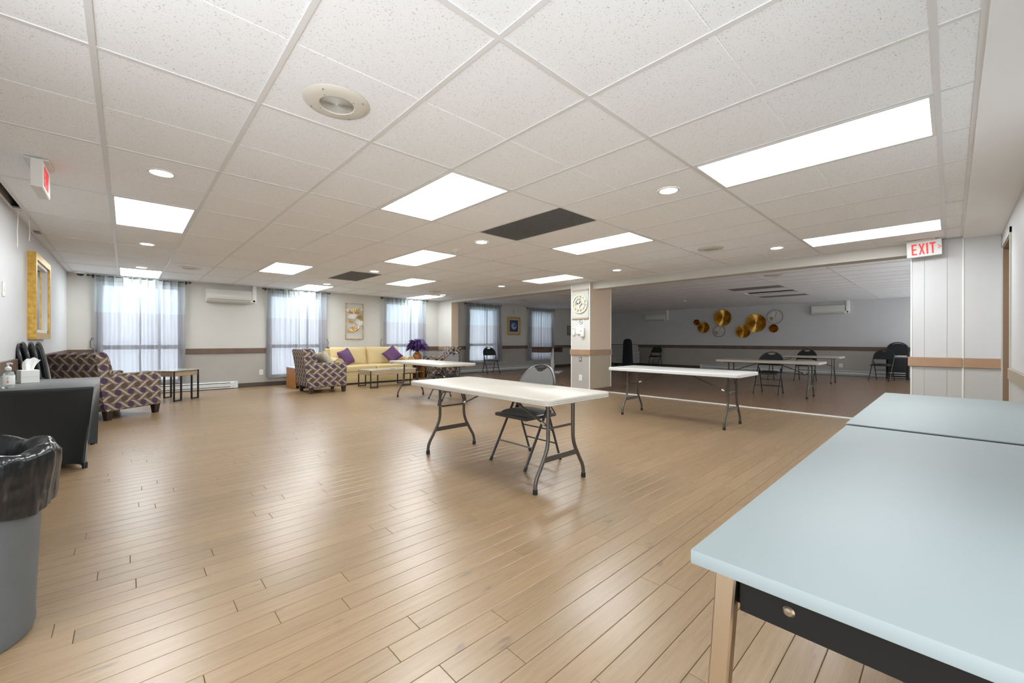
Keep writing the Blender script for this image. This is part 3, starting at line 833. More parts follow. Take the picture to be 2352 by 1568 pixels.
# ================================================================== CURTAINS
CUR = [(-0.43, 0.90, 0.22), (2.44, 3.77, 0.22), (5.37, 6.71, 0.22), (8.32, 9.77, 0.33), (11.27, 12.67, 0.33)]
WLB = ['the leftmost window', 'the second window, left of the gold ginkgo panel', 'the third window, behind the purple plumes', 'the unlit hall window behind the lone chair', 'the unlit hall window right of the blue picture']
for i, (a, b, zb) in enumerate(CUR):
    yc = YB - 0.085; top = 2.315 if i < 3 else 2.35
    mid = (a + b) / 2 + (0.02 if i % 2 else -0.03)
    flare = 0.10 if i > 2 else 0.02
    for side, (x0, x1) in enumerate(((a, mid + 0.015), (mid - 0.015, b))):
        rnd = random.Random(i * 7 + side)
        bm = NB(); nx = 110
        zs = [top, top - 0.05, top - 0.115, 2.02, 1.82, 1.62, 1.60, 1.40, 1.20, 1.0, 0.98, 0.75, 0.52, 0.36, zb]
        zs = [z for z in zs if z > zb + 0.02] + [zb]
        pw = (x1 - x0) / max(4, round((x1 - x0) / 0.125))
        ph = [rnd.uniform(0, 6.28) for _ in range(4)]
        G = []
        for z in zs:
            tt = (top - z) / (top - zb); row = []
            for k in range(nx + 1):
                s = k / nx; x = x0 + (x1 - x0) * s
                pl = abs(((x - x0) / pw) % 1.0 - 0.5) * 2          # 0 in the middle of a bay, 1 at a pleat
                pin = -0.045 * max(0, (pl - 0.78) / 0.22) * max(0, 1 - tt * 3.0)
                wav = 0.030 * math.sin(x * 2 * PI / (pw * 1.0) + PI * 0.5) * min(1, tt * 4)
                wav += (0.020 * math.sin(x * 23 + ph[0]) + 0.012 * math.sin(x * 41 + ph[1] + tt * 1.3)) * (0.3 + tt)
                edge = 1.0
                fx = x + flare * tt * ((s if side else s - 1)) + 0.006 * math.sin(z * 9 + ph[2]) * tt
                row.append(bm.verts.new((fx, yc + pin + wav, z + (0.012 * math.sin(x * 17 + ph[3]) if z == zb else 0))))
            G.append(row)
        for r in range(len(zs) - 1):
            zc = (zs[r] + zs[r + 1]) / 2
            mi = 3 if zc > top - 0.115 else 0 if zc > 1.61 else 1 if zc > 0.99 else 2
            for k in range(nx):
                bm.faces.new((G[r][k], G[r][k + 1], G[r + 1][k + 1], G[r + 1][k])).material_index = mi
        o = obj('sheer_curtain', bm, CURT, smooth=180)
        tag(o, '%s sheer pale curtain panel at %s' % (('left', 'right')[side], WLB[i]), 'curtain', 'sheer curtains')
    t = thing('curtain_rod', 'dark curtain rod above %s' % WLB[i], 'curtain rod', ((a + b) / 2, yc, top - 0.012))
    hw = (b - a) / 2 + 0.08
    bm = NB(); tube(bm, [(-hw, 0.005, 0), (hw, 0.005, 0)], 0.008, 8); obj('pole', bm, ROD, t)
    for s in (-1, 1):
        bm = NB(); lathe(bm, [(0.0005, -.02), (.016, -.012), (.020, 0), (.016, .012), (.0005, .02)], (s * (hw + .012), 0.005, 0), 10); obj('finial', bm, ROD, t)
        bm = NB(); box(bm, s * (hw - .05) - .008, s * (hw - .05) + .008, 0, 0.085, -.010, .010); box(bm, s * (hw - .05) - .014, s * (hw - .05) + .014, 0.075, 0.085, -.035, .03); obj('bracket', bm, ROD, t)
    if i < 3:
        sx = 1 if i == 1 else -1
        x = (b + 0.03) if i == 1 else (a - 0.02)
        bm = NB(); tube(bm, [(x, YB - .02, 1.10), (x + .02 * sx, YB - .03, 1.13), (x + .045 * sx, YB - .03, 1.05), (x + .04 * sx, YB - .03, .95), (x + .02, YB - .03, .90)], 0.005, 6)
        lathe(bm, [(0.0005, -.015), (.012, -.01), (.012, .01), (.0005, .015)], (x + .02, YB - .03, .895), 8)
        tag(obj('blind_cord', bm, BLACK), 'thin dark pull cord hanging beside %s' % WLB[i], 'cord', 'curtain pull cords')

# ================================================================== HEATERS, AC, WALL PLATES
def heater(x0, x1, y0, y1, axis, lb):
    t = thing('baseboard_heater', lb, 'heater', ((x0 + x1) / 2, (y0 + y1) / 2, 0))
    L = (x1 - x0 if axis == 'x' else y1 - y0) / 2
    M = Matrix.Identity(4) if axis == 'x' else Matrix.Rotation(-PI / 2, 4, 'Z')
    bm = NB(); prism(bm, [(-.035, .015), (.035, .015), (.035, .16), (-.010, .16), (-.028, .148), (-.034, .13), (-.034, .055), (-.030, .045), (-.034, .03)], -L, L, lambda a, b, tt: M @ Vector((tt, a, b))); obj('cabinet', bm, HEATW, t, smooth=0)
    for z0, z1 in ((.128, .140), (.040, .050)):
        bm = NB(); box(bm, -L + .07, L - .14, -.0365, -.032, z0, z1, 0, M); obj('slot', bm, DARKSLOT, t, smooth=0)
    for s in (-1, 1):
        bm = NB(); box(bm, s * L - .004 - (.07 if s > 0 else 0), s * L + .004 + (.07 if s < 0 else 0), -.038, .035, .012, .163, 0, M); obj('end_cap', bm, HEATW, t, smooth=0)
heater(-0.70, 1.85, YB - 0.09, YB - 0.015, 'x', 'white baseboard heater under the leftmost window')
heater(5.5, 7.1, YB - 0.09, YB - 0.015, 'x', 'white baseboard heater under the third window behind the armchair')
heater(7.75, 12.75, YB - 0.09, YB - 0.015, 'x', 'long white baseboard heater under the unlit hall windows')
heater(XF - 0.09, XF - 0.015, 0.4, 6.85, 'y', 'long white baseboard heater along the far wall of the dark hall')
def ac(loc, rz, W, lb):
    t = thing('wall_air_conditioner', lb, 'air conditioner', loc, rz, 'wall mounted split air conditioners')
    bm = NB(); prism(bm, [(0, 0), (-.10, .0), (-.155, .035), (-.17, .07), (-.175, .16), (-.165, .27), (-.15, .285), (0, .285)], -W / 2, W / 2, lambda a, b, tt: Vector((tt, a, b))); obj('body', bm, mat('ac_white', (0.70, 0.70, 0.66), 0.16), t, smooth=50)
    bm = NB(); prism(bm, [(-.100, -.002), (-.158, .034), (-.162, .030), (-.104, -.006)], -W / 2 + .05, W / 2 - .12, lambda a, b, tt: Vector((tt, a, b))); obj('louvre', bm, mat('ac_flap', (0.6, 0.58, 0.53), 0.3), t)
    bm = NB(); box(bm, -W / 2 + .03, W / 2 - .03, -.1745, -.16, .063, .067); obj('seam', bm, DARKSLOT, t)
    bm = NB(); rbox(bm, W / 2 - .075, W / 2 - .05, -.155, -.135, .022, .04, .003); obj('display', bm, mat('ac_display', (.25, .24, .2), .3), t)
    bm = NB(); rbox(bm, W / 2 + .025, W / 2 + .115, -.075, 0, .03, .43, .015, 2); rbox(bm, W / 2, W / 2 + .10, -.075, 0, .02, .10, .015, 2); obj('pipe_cover', bm, WHITE, t)
ac((1.685, YB, 1.925), 0, 0.84, 'white wall air conditioner between the first two windows')
ac((XF, 8.75, 1.955), -PI / 2, 0.86, 'wall air conditioner in the dark hall above the lone far chair')
ac((XF, 2.75, 1.975), -PI / 2, 0.86, 'wall air conditioner in the dark hall right of the gold plates')
def plate(name, loc, rz, w, h, lb, cat, kind='outlet', m=WHITE):
    t = thing(name, lb, cat, loc, rz)
    bm = NB(); rbox(bm, -w / 2, w / 2, -.007, 0, -h / 2, h / 2, .003, 1); obj('cover_plate', bm, m, t)
    if kind == 'outlet':
        for dz in (-.02, .02):
            bm = NB(); rbox(bm, -.017, .017, -.0095, -.006, dz - .014, dz + .014, .003, 1); so = obj('socket', bm, OFFW, t)
            bm = NB(); box(bm, -.008, -.005, -.0105, -.009, dz - .004, dz + .006); box(bm, .005, .008, -.0105, -.009, dz - .004, dz + .006); obj('slot', bm, DARKSLOT, so)
    else:
        bm = NB(); rbox(bm, -.009, .009, -.014, -.005, -.018, .018, .003, 1); obj('toggle', bm, OFFW, t)
plate('wall_outlet', (2.33, YB, .335), 0, .08, .12, 'white double outlet on the window wall beside the second window', 'outlet')
plate('wall_outlet', (CX0, 5.455, .30), -PI / 2, .08, .125, 'white outlet low on the clock pillar', 'outlet')
plate('wall_outlet', (XF, 2.43, .32), -PI / 2, .10, .125, 'white outlet low on the far wall of the dark hall', 'outlet')
plate('wall_outlet', (XF, 8.95, .32), -PI / 2, .08, .12, 'small outlet behind the lone chair in the dark hall', 'outlet')
plate('light_switch', (XL, 5.77, 1.545), PI / 2, .08, .13, 'cream light switch on the left wall', 'switch', 'switch', OFFW)
plate('switch_plate', (CX0 - .002, 5.457, .70), -PI / 2, .07, .105, 'grey steel key switch just under the pillar rail', 'switch', 'switch', mat('steel_plate', (.35, .36, .36), .3, metal=.8))

# ================================================================== PILLAR ITEMS
yc = 5.4625
t = thing('clock_board', 'grey-green board with tan strips behind the clock on the pillar', 'wall board', (CX0, yc, 1.58), -PI / 2)
bm = NB(); box(bm, -.215, .215, -.012, 0, .02, .60); obj('backing_board', bm, mat('board_sage', (.47, .475, .43), .5), t, smooth=0)
for z in (.0, .60):
    bm = NB(); rbox(bm, -.215, .215, -.028, 0, z - .018, z + .018, .004, 1); obj('strip', bm, mat('strip_tan', (.42, .33, .24), .45), t)
IV = mat('ivory_clock_metal', (.70, .64, .46), .4)
t = thing('wall_clock', 'round ivory skeleton clock with roman numerals on the pillar', 'clock', (CX0 - .014, yc, 1.885), -PI / 2)
fn = lambda a, b, tt: Vector((a, tt, b))
bm = NB(); ringp(bm, .183, .200, -.022, -.006, fn, 48); obj('outer_ring', bm, IV, t)
bm = NB(); ringp(bm, .118, .130, -.020, -.006, fn, 40); obj('inner_ring', bm, IV, t)
ROM = ['XII', 'I', 'II', 'III', 'IV', 'V', 'VI', 'VII', 'VIII', 'IX', 'X', 'XI']
for h in range(12):
    bm = NB(); rot = Matrix.Rotation(h * PI / 6, 4, 'Y'); s = ROM[h]
    wd = {'I': .011, 'V': .022, 'X': .022}; tot = sum(wd[c] for c in s); x = -tot / 2
    for c in s:
        w = wd[c]; xm = x + w / 2
        bars = {'I': [(xm, xm)], 'V': [(x + .003, xm), (x + w - .003, xm)], 'X': [(x + .003, x + w - .003), (x + w - .003, x + .003)]}[c]
        for xa, xb in bars:
            prism(bm, [(xb - .0032, .128), (xb + .0032, .128), (xa + .0032, .185), (xa - .0032, .185)], -.018, -.008, lambda a, b, tt: rot @ Vector((a, tt, b)))
        x += w
    for z in (.130, .1815): prism(bm, [(-tot / 2, z - .002), (tot / 2, z - .002), (tot / 2, z + .002), (-tot / 2, z + .002)], -.018, -.008, lambda a, b, tt: rot @ Vector((a, tt, b)))
    obj('numeral', bm, IV, t, smooth=0)
bm = NB()
for h in range(4):
    rot = Matrix.Rotation(h * PI / 2, 4, 'Y'); prism(bm, [(-.0025, .03), (.0025, .03), (.0025, .12), (-.0025, .12)], -.014, -.009, lambda a, b, tt: rot @ Vector((a, tt, b)))
obj('spokes', bm, mat('clock_grey', (.2, .19, .16), .5), t, smooth=0)
bm = NB(); prism(bm, circ(24, .036), -.026, -.008, fn); obj('hub', bm, IV, t)
for ang, ln, w in ((-72, .105, .005), (20, .075, .007)):
    rot = Matrix.Rotation(math.radians(ang), 4, 'Y'); bm = NB()
    prism(bm, [(-w, 0), (w, 0), (w * 1.6, ln * .7), (0, ln), (-w * 1.6, ln * .7)], -.031, -.028, lambda a, b, tt: rot @ Vector((a, tt, b))); obj('hand', bm, BLACK, t, smooth=0)
t = thing('no_smoking_sign', 'small round no smoking sign on the pillar below the clock', 'sign', (CX0, yc - .015, 1.495), -PI / 2)
bm = NB(); box(bm, -.07, .07, -.003, 0, -.075, .075); obj('card', bm, PAPER, t, smooth=0)
DKG = mat('sign_dark_green', (.05, .09, .10), .6)
bm = NB(); ringp(bm, .042, .054, -.005, -.003, fn, 32); obj('ring', bm, DKG, t)
bm = NB(); rot = Matrix.Rotation(math.radians(-45), 4, 'Y'); prism(bm, [(-.005, -.046), (.005, -.046), (.005, .046), (-.005, .046)], -.005, -.003, lambda a, b, tt: rot @ Vector((a, tt, b))); obj('slash', bm, DKG, t, smooth=0)
bm = NB(); box(bm, -.03, .03, -.0045, -.003, -.006, .006); obj('cigarette', bm, DKG, t, smooth=0)
t = thing('thermostat', 'small white thermostat on the pillar, left of the notices', 'thermostat', (CX0, yc + .165, 1.30), -PI / 2)
bm = NB(); rbox(bm, -.028, .028, -.03, 0, -.085, .085, .006, 2); obj('housing', bm, WHITE, t)
bm = NB(); box(bm, -.016, .016, -.0315, -.029, .035, .07); obj('screen', bm, mat('lcd_grey', (.3, .33, .35), .3), t, smooth=0)
t = thing('notice_paper', 'white folded notice sheets pinned to the pillar', 'notice', (CX0, yc + .03, 1.31), -PI / 2)
for x0, x1, z0, z1, d in ((-.09, .05, -.05, .09, .02), (-.05, .08, -.07, .05, .03), (.04, .10, -.09, .02, .012)):
    bm = NB(); box(bm, x0, x1, -d, -d + .003, z0, z1); sh = obj('sheet', bm, PAPER, t, smooth=0)
    bm = NB()
    for k in range(4): box(bm, x0 + .015, x1 - .015, -d - .0006, -d, z1 - .02 - k * .012, z1 - .017 - k * .012)
    obj('print_lines', bm, mat('faint_print', (.6, .6, .58), .8), sh, smooth=0)
t = thing('key_box', 'pale beige lock box on the pillar beside the notices', 'box', (CX0, yc - .075, 1.27), -PI / 2)
bm = NB(); rbox(bm, -.045, .045, -.05, 0, -.09, .10, .008, 2); obj('case', bm, OFFW, t)
bm = NB(); lathe(bm, [(.0005, .014), (.008, .013), (.008, 0)], seg=10, M=Matrix.Translation((-.02, -.05, .03)) @ Matrix.Rotation(PI / 2, 4, 'X')); obj('lock', bm, BLACK, t)

# ================================================================== WALL ART
t = thing('mirror', 'tall mirror in an ornate gold frame on the left wall', 'mirror', (XL, 7.62, 1.10), PI / 2)
# local: x along the wall, -y into the room
fw = .075; W, H = 1.22, .98
bm = NB()
for poly in ([(-W / 2, 0), (W / 2, 0), (W / 2 - fw, fw), (-W / 2 + fw, fw)], [(-W / 2, H), (-W / 2 + fw, H - fw), (W / 2 - fw, H - fw), (W / 2, H)],
             [(-W / 2, 0), (-W / 2 + fw, fw), (-W / 2 + fw, H - fw), (-W / 2, H)], [(W / 2, 0), (W / 2, H), (W / 2 - fw, H - fw), (W / 2 - fw, fw)]):
    prism(bm, poly, -.065, 0, fn)
obj('frame', bm, GOLDF, t, smooth=0)
bm = NB(); q = fw; e = .035
for x0, x1, z0, z1 in ((-W / 2 + q, W / 2 - q, q, q + e), (-W / 2 + q, W / 2 - q, H - q - e, H - q), (-W / 2 + q, -W / 2 + q + e, q, H - q), (W / 2 - q - e, W / 2 - q, q, H - q)): box(bm, x0, x1, -.045, 0, z0, z1)
obj('inner_liner', bm, mat('liner_ivory', (.78, .77, .74), .5), t, smooth=0)
bm = NB(); box(bm, -W / 2 + q + e, W / 2 - q - e, -.02, 0, q + e, H - q - e); obj('mirror_glass', bm, MIRROR, t, smooth=0)

def fan_leaf(bm, c, r, ang, spread, y0, n=14):
    """ginkgo fan: ribbed sector with scalloped rim"""
    vs = []; tip = bm.verts.new((c[0], y0 + .004, c[1])); prev = None
    for i in range(n + 1):
        a = ang - spread / 2 + spread * i / n
        rr = r * (1 - .10 * abs(math.sin(i * 1.9)) - (.12 if abs(i - n / 2) < 1 else 0))
        yy = y0 - (.012 if i % 2 else .002)
        v = bm.verts.new((c[0] + rr * math.cos(a), yy, c[1] + rr * math.sin(a)))
        if prev is not None: bm.faces.new((tip, prev, v))
        prev = v
GOLDL = mat('champagne_gold_leaf', (.62, .44, .20), .35, metal=.75, var=.3, nscale=15)
GOLDP = mat('pale_gold_leaf', (.70, .60, .42), .4, metal=.5, var=.2, nscale=15)
IVL = mat('ivory_leaf', (.70, .67, .60), .5, var=.06, nscale=15)
t = thing('ginkgo_wall_panel', 'tall narrow gold framed panel of ginkgo leaves above the sofa', 'wall art', (4.545, YB - .004, 1.125))
bm = NB()
for x0, x1, z0, z1 in ((-.245, .245, 0, .014), (-.245, .245, .961, .975), (-.245, -.231, 0, .975), (.231, .245, 0, .975)): box(bm, x0, x1, -.03, 0, z0, z1)
obj('frame', bm, GOLDL, t, smooth=0)
for c, r, a, sp, m, y in (((-.02, .70), .16, 90, 175, GOLDL, -.03), ((.03, .72), .14, 35, 80, GOLDP, -.022), ((-.17, .72), .12, 110, 95, IVL, -.016), ((.05, .58), .16, 20, 85, GOLDL, -.03), ((-.03, .52), .19, 105, 120, IVL, -.015),
                          ((-.05, .43), .13, 125, 100, GOLDL, -.032), ((.13, .36), .17, 75, 130, IVL, -.015), ((-.03, .20), .16, 105, 170, GOLDL, -.032), ((.06, .24), .13, 80, 80, GOLDP, -.02), ((.17, .86), .1, -60, 90, IVL, -.012)):
    bm = NB(); fan_leaf(bm, c, r, math.radians(a), math.radians(sp), y); obj('leaf', bm, m, t, smooth=0)
for p in ([(-.03, -.02, .20), (-.01, -.02, .10), (.02, -.02, .012)], [(.06, -.02, .26), (.07, -.02, .12), (.11, -.02, .012)], [(.13, -.012, .36), (.06, -.015, .30), (.04, -.015, .22)], [(.05, -.02, .58), (.02, -.02, .44), (.03, -.018, .34)]):
    bm = NB(); tube(bm, p, .003, 5); obj('stem', bm, GOLDP, t)
t = thing('blue_flower_picture', 'gold framed blue and white flower picture in the unlit hall', 'picture', (10.53, YB - .002, 1.30))
W, H = .65, .67; bm = NB(); f = .06
for x0, x1, z0, z1 in ((-W / 2, W / 2, 0, f), (-W / 2, W / 2, H - f, H), (-W / 2, -W / 2 + f, f, H - f), (W / 2 - f, W / 2, f, H - f)): rbox(bm, x0, x1, -.03, 0, z0, z1, .006, 1)
obj('frame', bm, GOLDF, t)
bm = NB(); box(bm, -W / 2 + f, W / 2 - f, -.014, 0, f, H - f); obj('mat_board', bm, mat('mat_cream', (.5, .44, .36), .7), t, smooth=0)
bm = NB(); box(bm, -.21, .21, -.017, -.01, .12, .55); obj('blue_sheet', bm, mat('navy_sheet', (.02, .045, .13), .5), t, smooth=0)
def blot():
    m, nt, b = nmat('flower_print'); n = noise(nt, coords(nt, 'obj'), 22, 3)
    setc(nt, b, 'Base Color', mixc(nt, ramp(nt, n, .42, .55), (.02, .045, .13), (.42, .45, .55))); b.inputs['Roughness'].default_value = .6; return m
bm = NB(); prism(bm, circ(18, .135, (0, .335)), -.0185, -.016, fn); obj('flower_print', bm, blot(), t, smooth=0)
bm = NB(); tube(bm, [(10.53, YB - .006, 2.08), (10.53, YB - .006, 2.19)], .004, 6); lathe(bm, [(.0005, -.02), (.02, 0), (.0005, .02)], (10.53, YB - .01, 2.20), 8)
tag(obj('picture_hook', bm, BLACK), 'small dark wall hook above the blue flower picture', 'hook')
t = thing('small_tan_picture', 'pale tan framed print half hidden behind the clock pillar', 'picture', (13.88, YB - .002, 1.32))
bm = NB()
for x0, x1, z0, z1 in ((-.22, .22, 0, .03), (-.22, .22, .38, .41), (-.22, -.19, 0, .41), (.19, .22, 0, .41)): box(bm, x0, x1, -.025, 0, z0, z1)
obj('frame', bm, mat('frame_taupe', (.18, .12, .10), .5), t, smooth=0)
bm = NB(); box(bm, -.19, .19, -.010, 0, .03, .38); obj('print_sheet', bm, mat('print_taupe', (.33, .27, .24), .7, var=.3, nscale=12), t, smooth=0)
# gold plates on the far wall
def gplate(y, z, r, lb):
    t = thing('gold_plate', lb, 'wall plate', (XF, y, z), -PI / 2, 'fluted gold wall plates')
    bm = NB(); n = 96; rings = []
    for rr, d in ((.02, .030), (.35, .034), (.72, .042), (.97, .062), (1.0, .058)):
        ring = []
        for k in range(n):
            fl = (0.010 * rr * (1 if k % 2 else -1)) * (0 if rr < .05 else 1)
            a = 2 * PI * k / n; ring.append(bm.verts.new((r * rr * math.cos(a), -(d + fl), r * rr * math.sin(a))))
        rings.append(ring)
    for a, b in zip(rings, rings[1:]):
        for k in range(n): bm.faces.new((a[k], a[(k + 1) % n], b[(k + 1) % n], b[k]))
    bm.faces.new(rings[0])
    obj('dish', bm, GOLDM, t, smooth=20)
    bm = NB(); ringp(bm, r * .985, r * 1.01, -.066, -.044, fn, 48); obj('rim', bm, mat('gold_rim', (.5, .33, .1), .3, metal=1), t)
    bm = NB(); prism(bm, circ(12, .03), -.03, 0, fn); obj('mount', bm, BLACK, t)
s = XF / 16.6
for y, z, r, lb in ((5.945, 1.10 + .875, .315, 'large fluted gold plate at left, above a wire ring'), (4.815, 1.10 + .645, .335, 'largest fluted gold plate, right of centre'),
                    (6.657, 1.10 + .523, .225, 'medium gold plate at the left end, next to the tiny one'), (5.231, 1.10 + .350, .245, 'medium gold plate hanging lowest, left of the largest'),
                    (6.929, 1.10 + .738, .115, 'tiny gold plate at the far left of the group'), (4.254, 1.10 + .442, .145, 'small gold plate at the far right under a wire ring')):
    gplate(y * s, 1.10 + (z - 1.10) * s, r, lb)
for y, z, r, lb in ((6.086, 1.10 + .375, .22, 'wire ring with leaf below the large left gold plate'), (4.228, 1.10 + .853, .25, 'wire ring with leaves at the upper right of the gold plates')):
    t = thing('wire_ring_ornament', lb, 'wall art', (XF, y * s, 1.10 + (z - 1.10) * s), -PI / 2, 'wire ring ornaments')
    bm = NB(); tube(bm, [(r * math.cos(a), -.03, r * math.sin(a)) for a in [2 * PI * k / 36 for k in range(36)]], .007, 6, closed=True); obj('hoop', bm, mat('dark_bronze_wire', (.10, .07, .04), .4, metal=.6), t)
    for c, rr, a, m in (((-.02, -.02), r * .75, 125, IVL), ((.03, -.01), r * .8, 35, IVL), ((-.04, -.05), r * .5, 200, GOLDL)):
        bm = NB(); fan_leaf(bm, c, rr, math.radians(a), 1.5, -.028); obj('leaf', bm, m, t, smooth=0)
    bm = NB(); tube(bm, [(0, -.03, -.01), (.05, -.03, -.08), (.11, -.03, -r * .88)], .005, 5); obj('stem', bm, IVL, t)
ORD = ['bottom', 'second', 'third', 'fourth', 'fifth', 'sixth', 'seventh', 'eighth', 'ninth', 'tenth', 'eleventh', 'twelfth', 'thirteenth', 'topmost']
# ================================================================== FOLDING TABLES AND CHAIRS
def make_ftable(lb, loc, top_m):
    t = thing('folding_table', lb, 'table', loc, 0, 'white topped folding tables')
    hx, hy, H, th, r = .375, .915, .70, .045, .05
    poly = []
    for cx, cy, a0 in ((hx - r, hy - r, 0), (-hx + r, hy - r, PI / 2), (-hx + r, -hy + r, PI), (hx - r, -hy + r, 1.5 * PI)):
        poly += [(cx + r * math.cos(a0 + k * PI / 12), cy + r * math.sin(a0 + k * PI / 12)) for k in range(7)]
    bm = NB(); rings = []
    for ins, z in ((.030, H - th + .004), (.006, H - th), (0.0, H - th + .006), (.002, H - th + .016), (0.0, H - th + .018), (0.002, H - .016), (.0, H - .014), (.002, H - .006), (.009, H)):
        rings.append([bm.verts.new((x * (hx - ins) / hx, y * (hy - ins) / hy, z)) for x, y in poly])
    n = len(poly)
    for a, b in zip(rings, rings[1:]):
        for k in range(n): bm.faces.new((a[k], a[(k + 1) % n], b[(k + 1) % n], b[k]))
    bm.faces.new(rings[0][::-1]); bm.faces.new(rings[-1])
    obj('tabletop', bm, top_m, t, smooth=40)
    for e in (-1, 1):
        ye = e * .715
        for s in (-1, 1):
            pts = [(s * .145, ye, H - th + .005), (s * .145, ye, .40), (s * .147, ye, .35), (s * .156, ye, .305), (s * .175, ye, .26), (s * .225, ye, .175), (s * .26, ye, .12), (s * .274, ye, .088), (s * .28, ye, .055), (s * .281, ye, .012)]
            bm = NB(); tube(bm, pts, .0145, 10); lg = obj('leg', bm, GREYTUBE, t)
            bm = NB(); lathe(bm, [(.0165, 0), (.0185, .003), (.0175, .034), (.0155, .036)], (s * .281, ye, 0), 12, cap=True); obj('foot_cap', bm, RUBBER, lg)
            bm = NB(); lathe(bm, [(.0005, .021), (.004, .020), (.005, .0165), (.005, -.0165), (.0005, -.021)], seg=8, M=Matrix.Translation((s * .145, ye, .445)) @ Matrix.Rotation(PI / 2, 4, 'X')); obj('rivet', bm, STEEL, lg)
        bm = NB(); box(bm, -.19, .19, ye - .006, ye + .006, .205, .245); obj('foot_bar', bm, GREYTUBE, t, smooth=0)
        bm = NB(); tube(bm, [(-.145, ye, .445), (-.12, ye - e * .012, .445), (.12, ye - e * .012, .445), (.145, ye, .445)], .009, 8); obj('cross_bar', bm, GREYTUBE, t)
        xb = .115 * e
        bm = NB(); tube(bm, [(xb, ye - e * .012, .448), (xb * .95, ye - e * .15, .50), (xb * .6, ye - e * .55, .652)], .0085, 8); br = obj('brace', bm, GREYTUBE, t)
        bm = NB(); tube(bm, [(xb, ye - e * .055, .464), (xb * .98, ye - e * .09, .477)], .014, 8); obj('lock_sleeve', bm, STEEL, br)
    bm = NB()
    for s in (-1, 1): box(bm, s * .20 - .012, s * .20 + .012, -.80, .80, H - th - .018, H - th + .002)
    obj('underside_rail', bm, GREYTUBE, t, smooth=0)
    return t
tb = make_ftable('ivory folding table in front with a charcoal padded chair pushed under', (2.415, 2.745, 0), PLASTTOP)
t2 = dup(tb, (5.67, 2.63, 0), 0, 'bright white folding table by itself beside the dark hall threshold'); setmat(t2, PLASTTOP, PLASTWHT)
dup(tb, (4.12, 6.61, 0), 0, 'ivory folding table in front of the sofa group')
dup(tb, (9.68, 2.58, 0), 0, 'cream folding table standing just inside the dark hall')
dup(tb, (13.54, 2.83, 0), 0, 'farthest folding table, deep in the dark hall')

def make_chair(lb, loc, rz, fab=CHAIRFAB, fabb=CHAIRFABL, met=CHAIRMET):
    """local +x is the front"""
    t = thing('folding_chair', lb, 'chair', loc, rz, 'padded folding chairs')
    P = lambda s, z: (-.05 - (z - .52) * .47, s, z) if z > .52 else (.245 - z * .567, s, z)
    for s in (-1, 1):
        bm = NB(); tube(bm, [P(s * .222, .012), P(s * .222, .3), P(s * .222, .52), P(s * .224, .66)], .0115, 8); lg = obj('leg', bm, met, t)
        bm = NB(); tube(bm, [P(s * .222, .0), P(s * .222, .03)], .0145, 8); obj('foot_cap', bm, RUBBER, lg)
    for s in (-1, 1):
        bm = NB(); tube(bm, [(-.243, s * .195, .012), (-.06, s * .195, .50), (-.045, s * .20, .535)], .0105, 8); lg = obj('leg', bm, met, t)
        bm = NB(); tube(bm, [(-.248, s * .195, 0), (-.237, s * .195, .03)], .0135, 8); obj('foot_cap', bm, RUBBER, lg)
    bm = NB(); tube(bm, [P(.224 * math.cos(a), .66 + .205 * math.sin(a)) for a in [PI * k / 18 for k in range(19)]], .0115, 8); obj('back_frame', bm, met, t)
    # backrest pad with a hand hole left at the crown
    def pad(z_lo, th0, th1, inset):
        poly = [(-.222 + inset, z_lo), (.222 - inset, z_lo)]
        for k in range(0, 25):
            a = PI * k / 24; y = (.220 - inset) * math.cos(a); z = .66 + (.200 - inset) * math.sin(a)
            if abs(y) < .075: z -= .055 * max(0.0, 1 - (abs(y) / .075) ** 3)
            poly.append((y, z))
        return poly
    bm = NB(); poly = pad(.595, 0, 0, .004)
    prism(bm, poly, -.010, .012, lambda a, b, d: Vector(P(a, b)) + Vector((d, 0, d * .45)))
    obj('backrest', bm, fabb, t, smooth=30)
    bm = NB(); b2 = NB()
    for ins, z in ((.0, .415), (.0, .438), (.006, .445)): pass
    rbox(bm, -.185, .215, -.205, .205, .408, .442, .014, 2); obj('seat_pan', bm, met, t)
    n = 10; G = []
    for i in range(n + 1):
        for j in range(n + 1):
            u, v = -1 + 2 * i / n, -1 + 2 * j / n
            h = (max(0, 1 - u ** 4) * max(0, 1 - v ** 4)) ** .45
            cr = 1 - .05 * (u * u) * (v * v)
            G.append(bm_v := (.012 + .185 * u * cr, .190 * v * cr, .436 + .038 * h))
    bm = NB(); vs = [bm.verts.new(p) for p in G]
    for i in range(n):
        for j in range(n): bm.faces.new((vs[i * (n + 1) + j], vs[(i + 1) * (n + 1) + j], vs[(i + 1) * (n + 1) + j + 1], vs[i * (n + 1) + j + 1]))
    obj('seat_pad', bm, fab, t, smooth=60)
    for z, x in ((.175, None),):
        bm = NB(); tube(bm, [P(-.222, z), P(.222, z)], .007, 6); obj('stretcher', bm, met, t)
    for z in (.16, .285):
        x = -.243 + z * .375; bm = NB(); tube(bm, [(x, -.195, z), (x, .195, z)], .0065, 6); obj('stretcher', bm, met, t)
    for s in (-1, 1):
        bm = NB(); box(bm, -.105, -.055, s * .205 - .004, s * .205 + .004, .44, .475); tube(bm, [(-.16, s * .203, .44), (-.075, s * .21, .535)], .006, 6); obj('hinge_link', bm, met, t)
    return t
ch = make_chair('charcoal padded folding chair under the front ivory table', (2.69, 2.67, 0), PI)
dup(ch, (4.39, 6.49, 0), PI, 'grey padded folding chair under the ivory table by the sofa group')
c = dup(ch, (8.98, 10.62, 0), math.radians(-106), 'lone black folding chair in front of a dark hall window'); setmat(c, CHAIRFAB, CHAIRBLUE); setmat(c, CHAIRFABL, CHAIRBLK); setmat(c, CHAIRMET, BLACK)
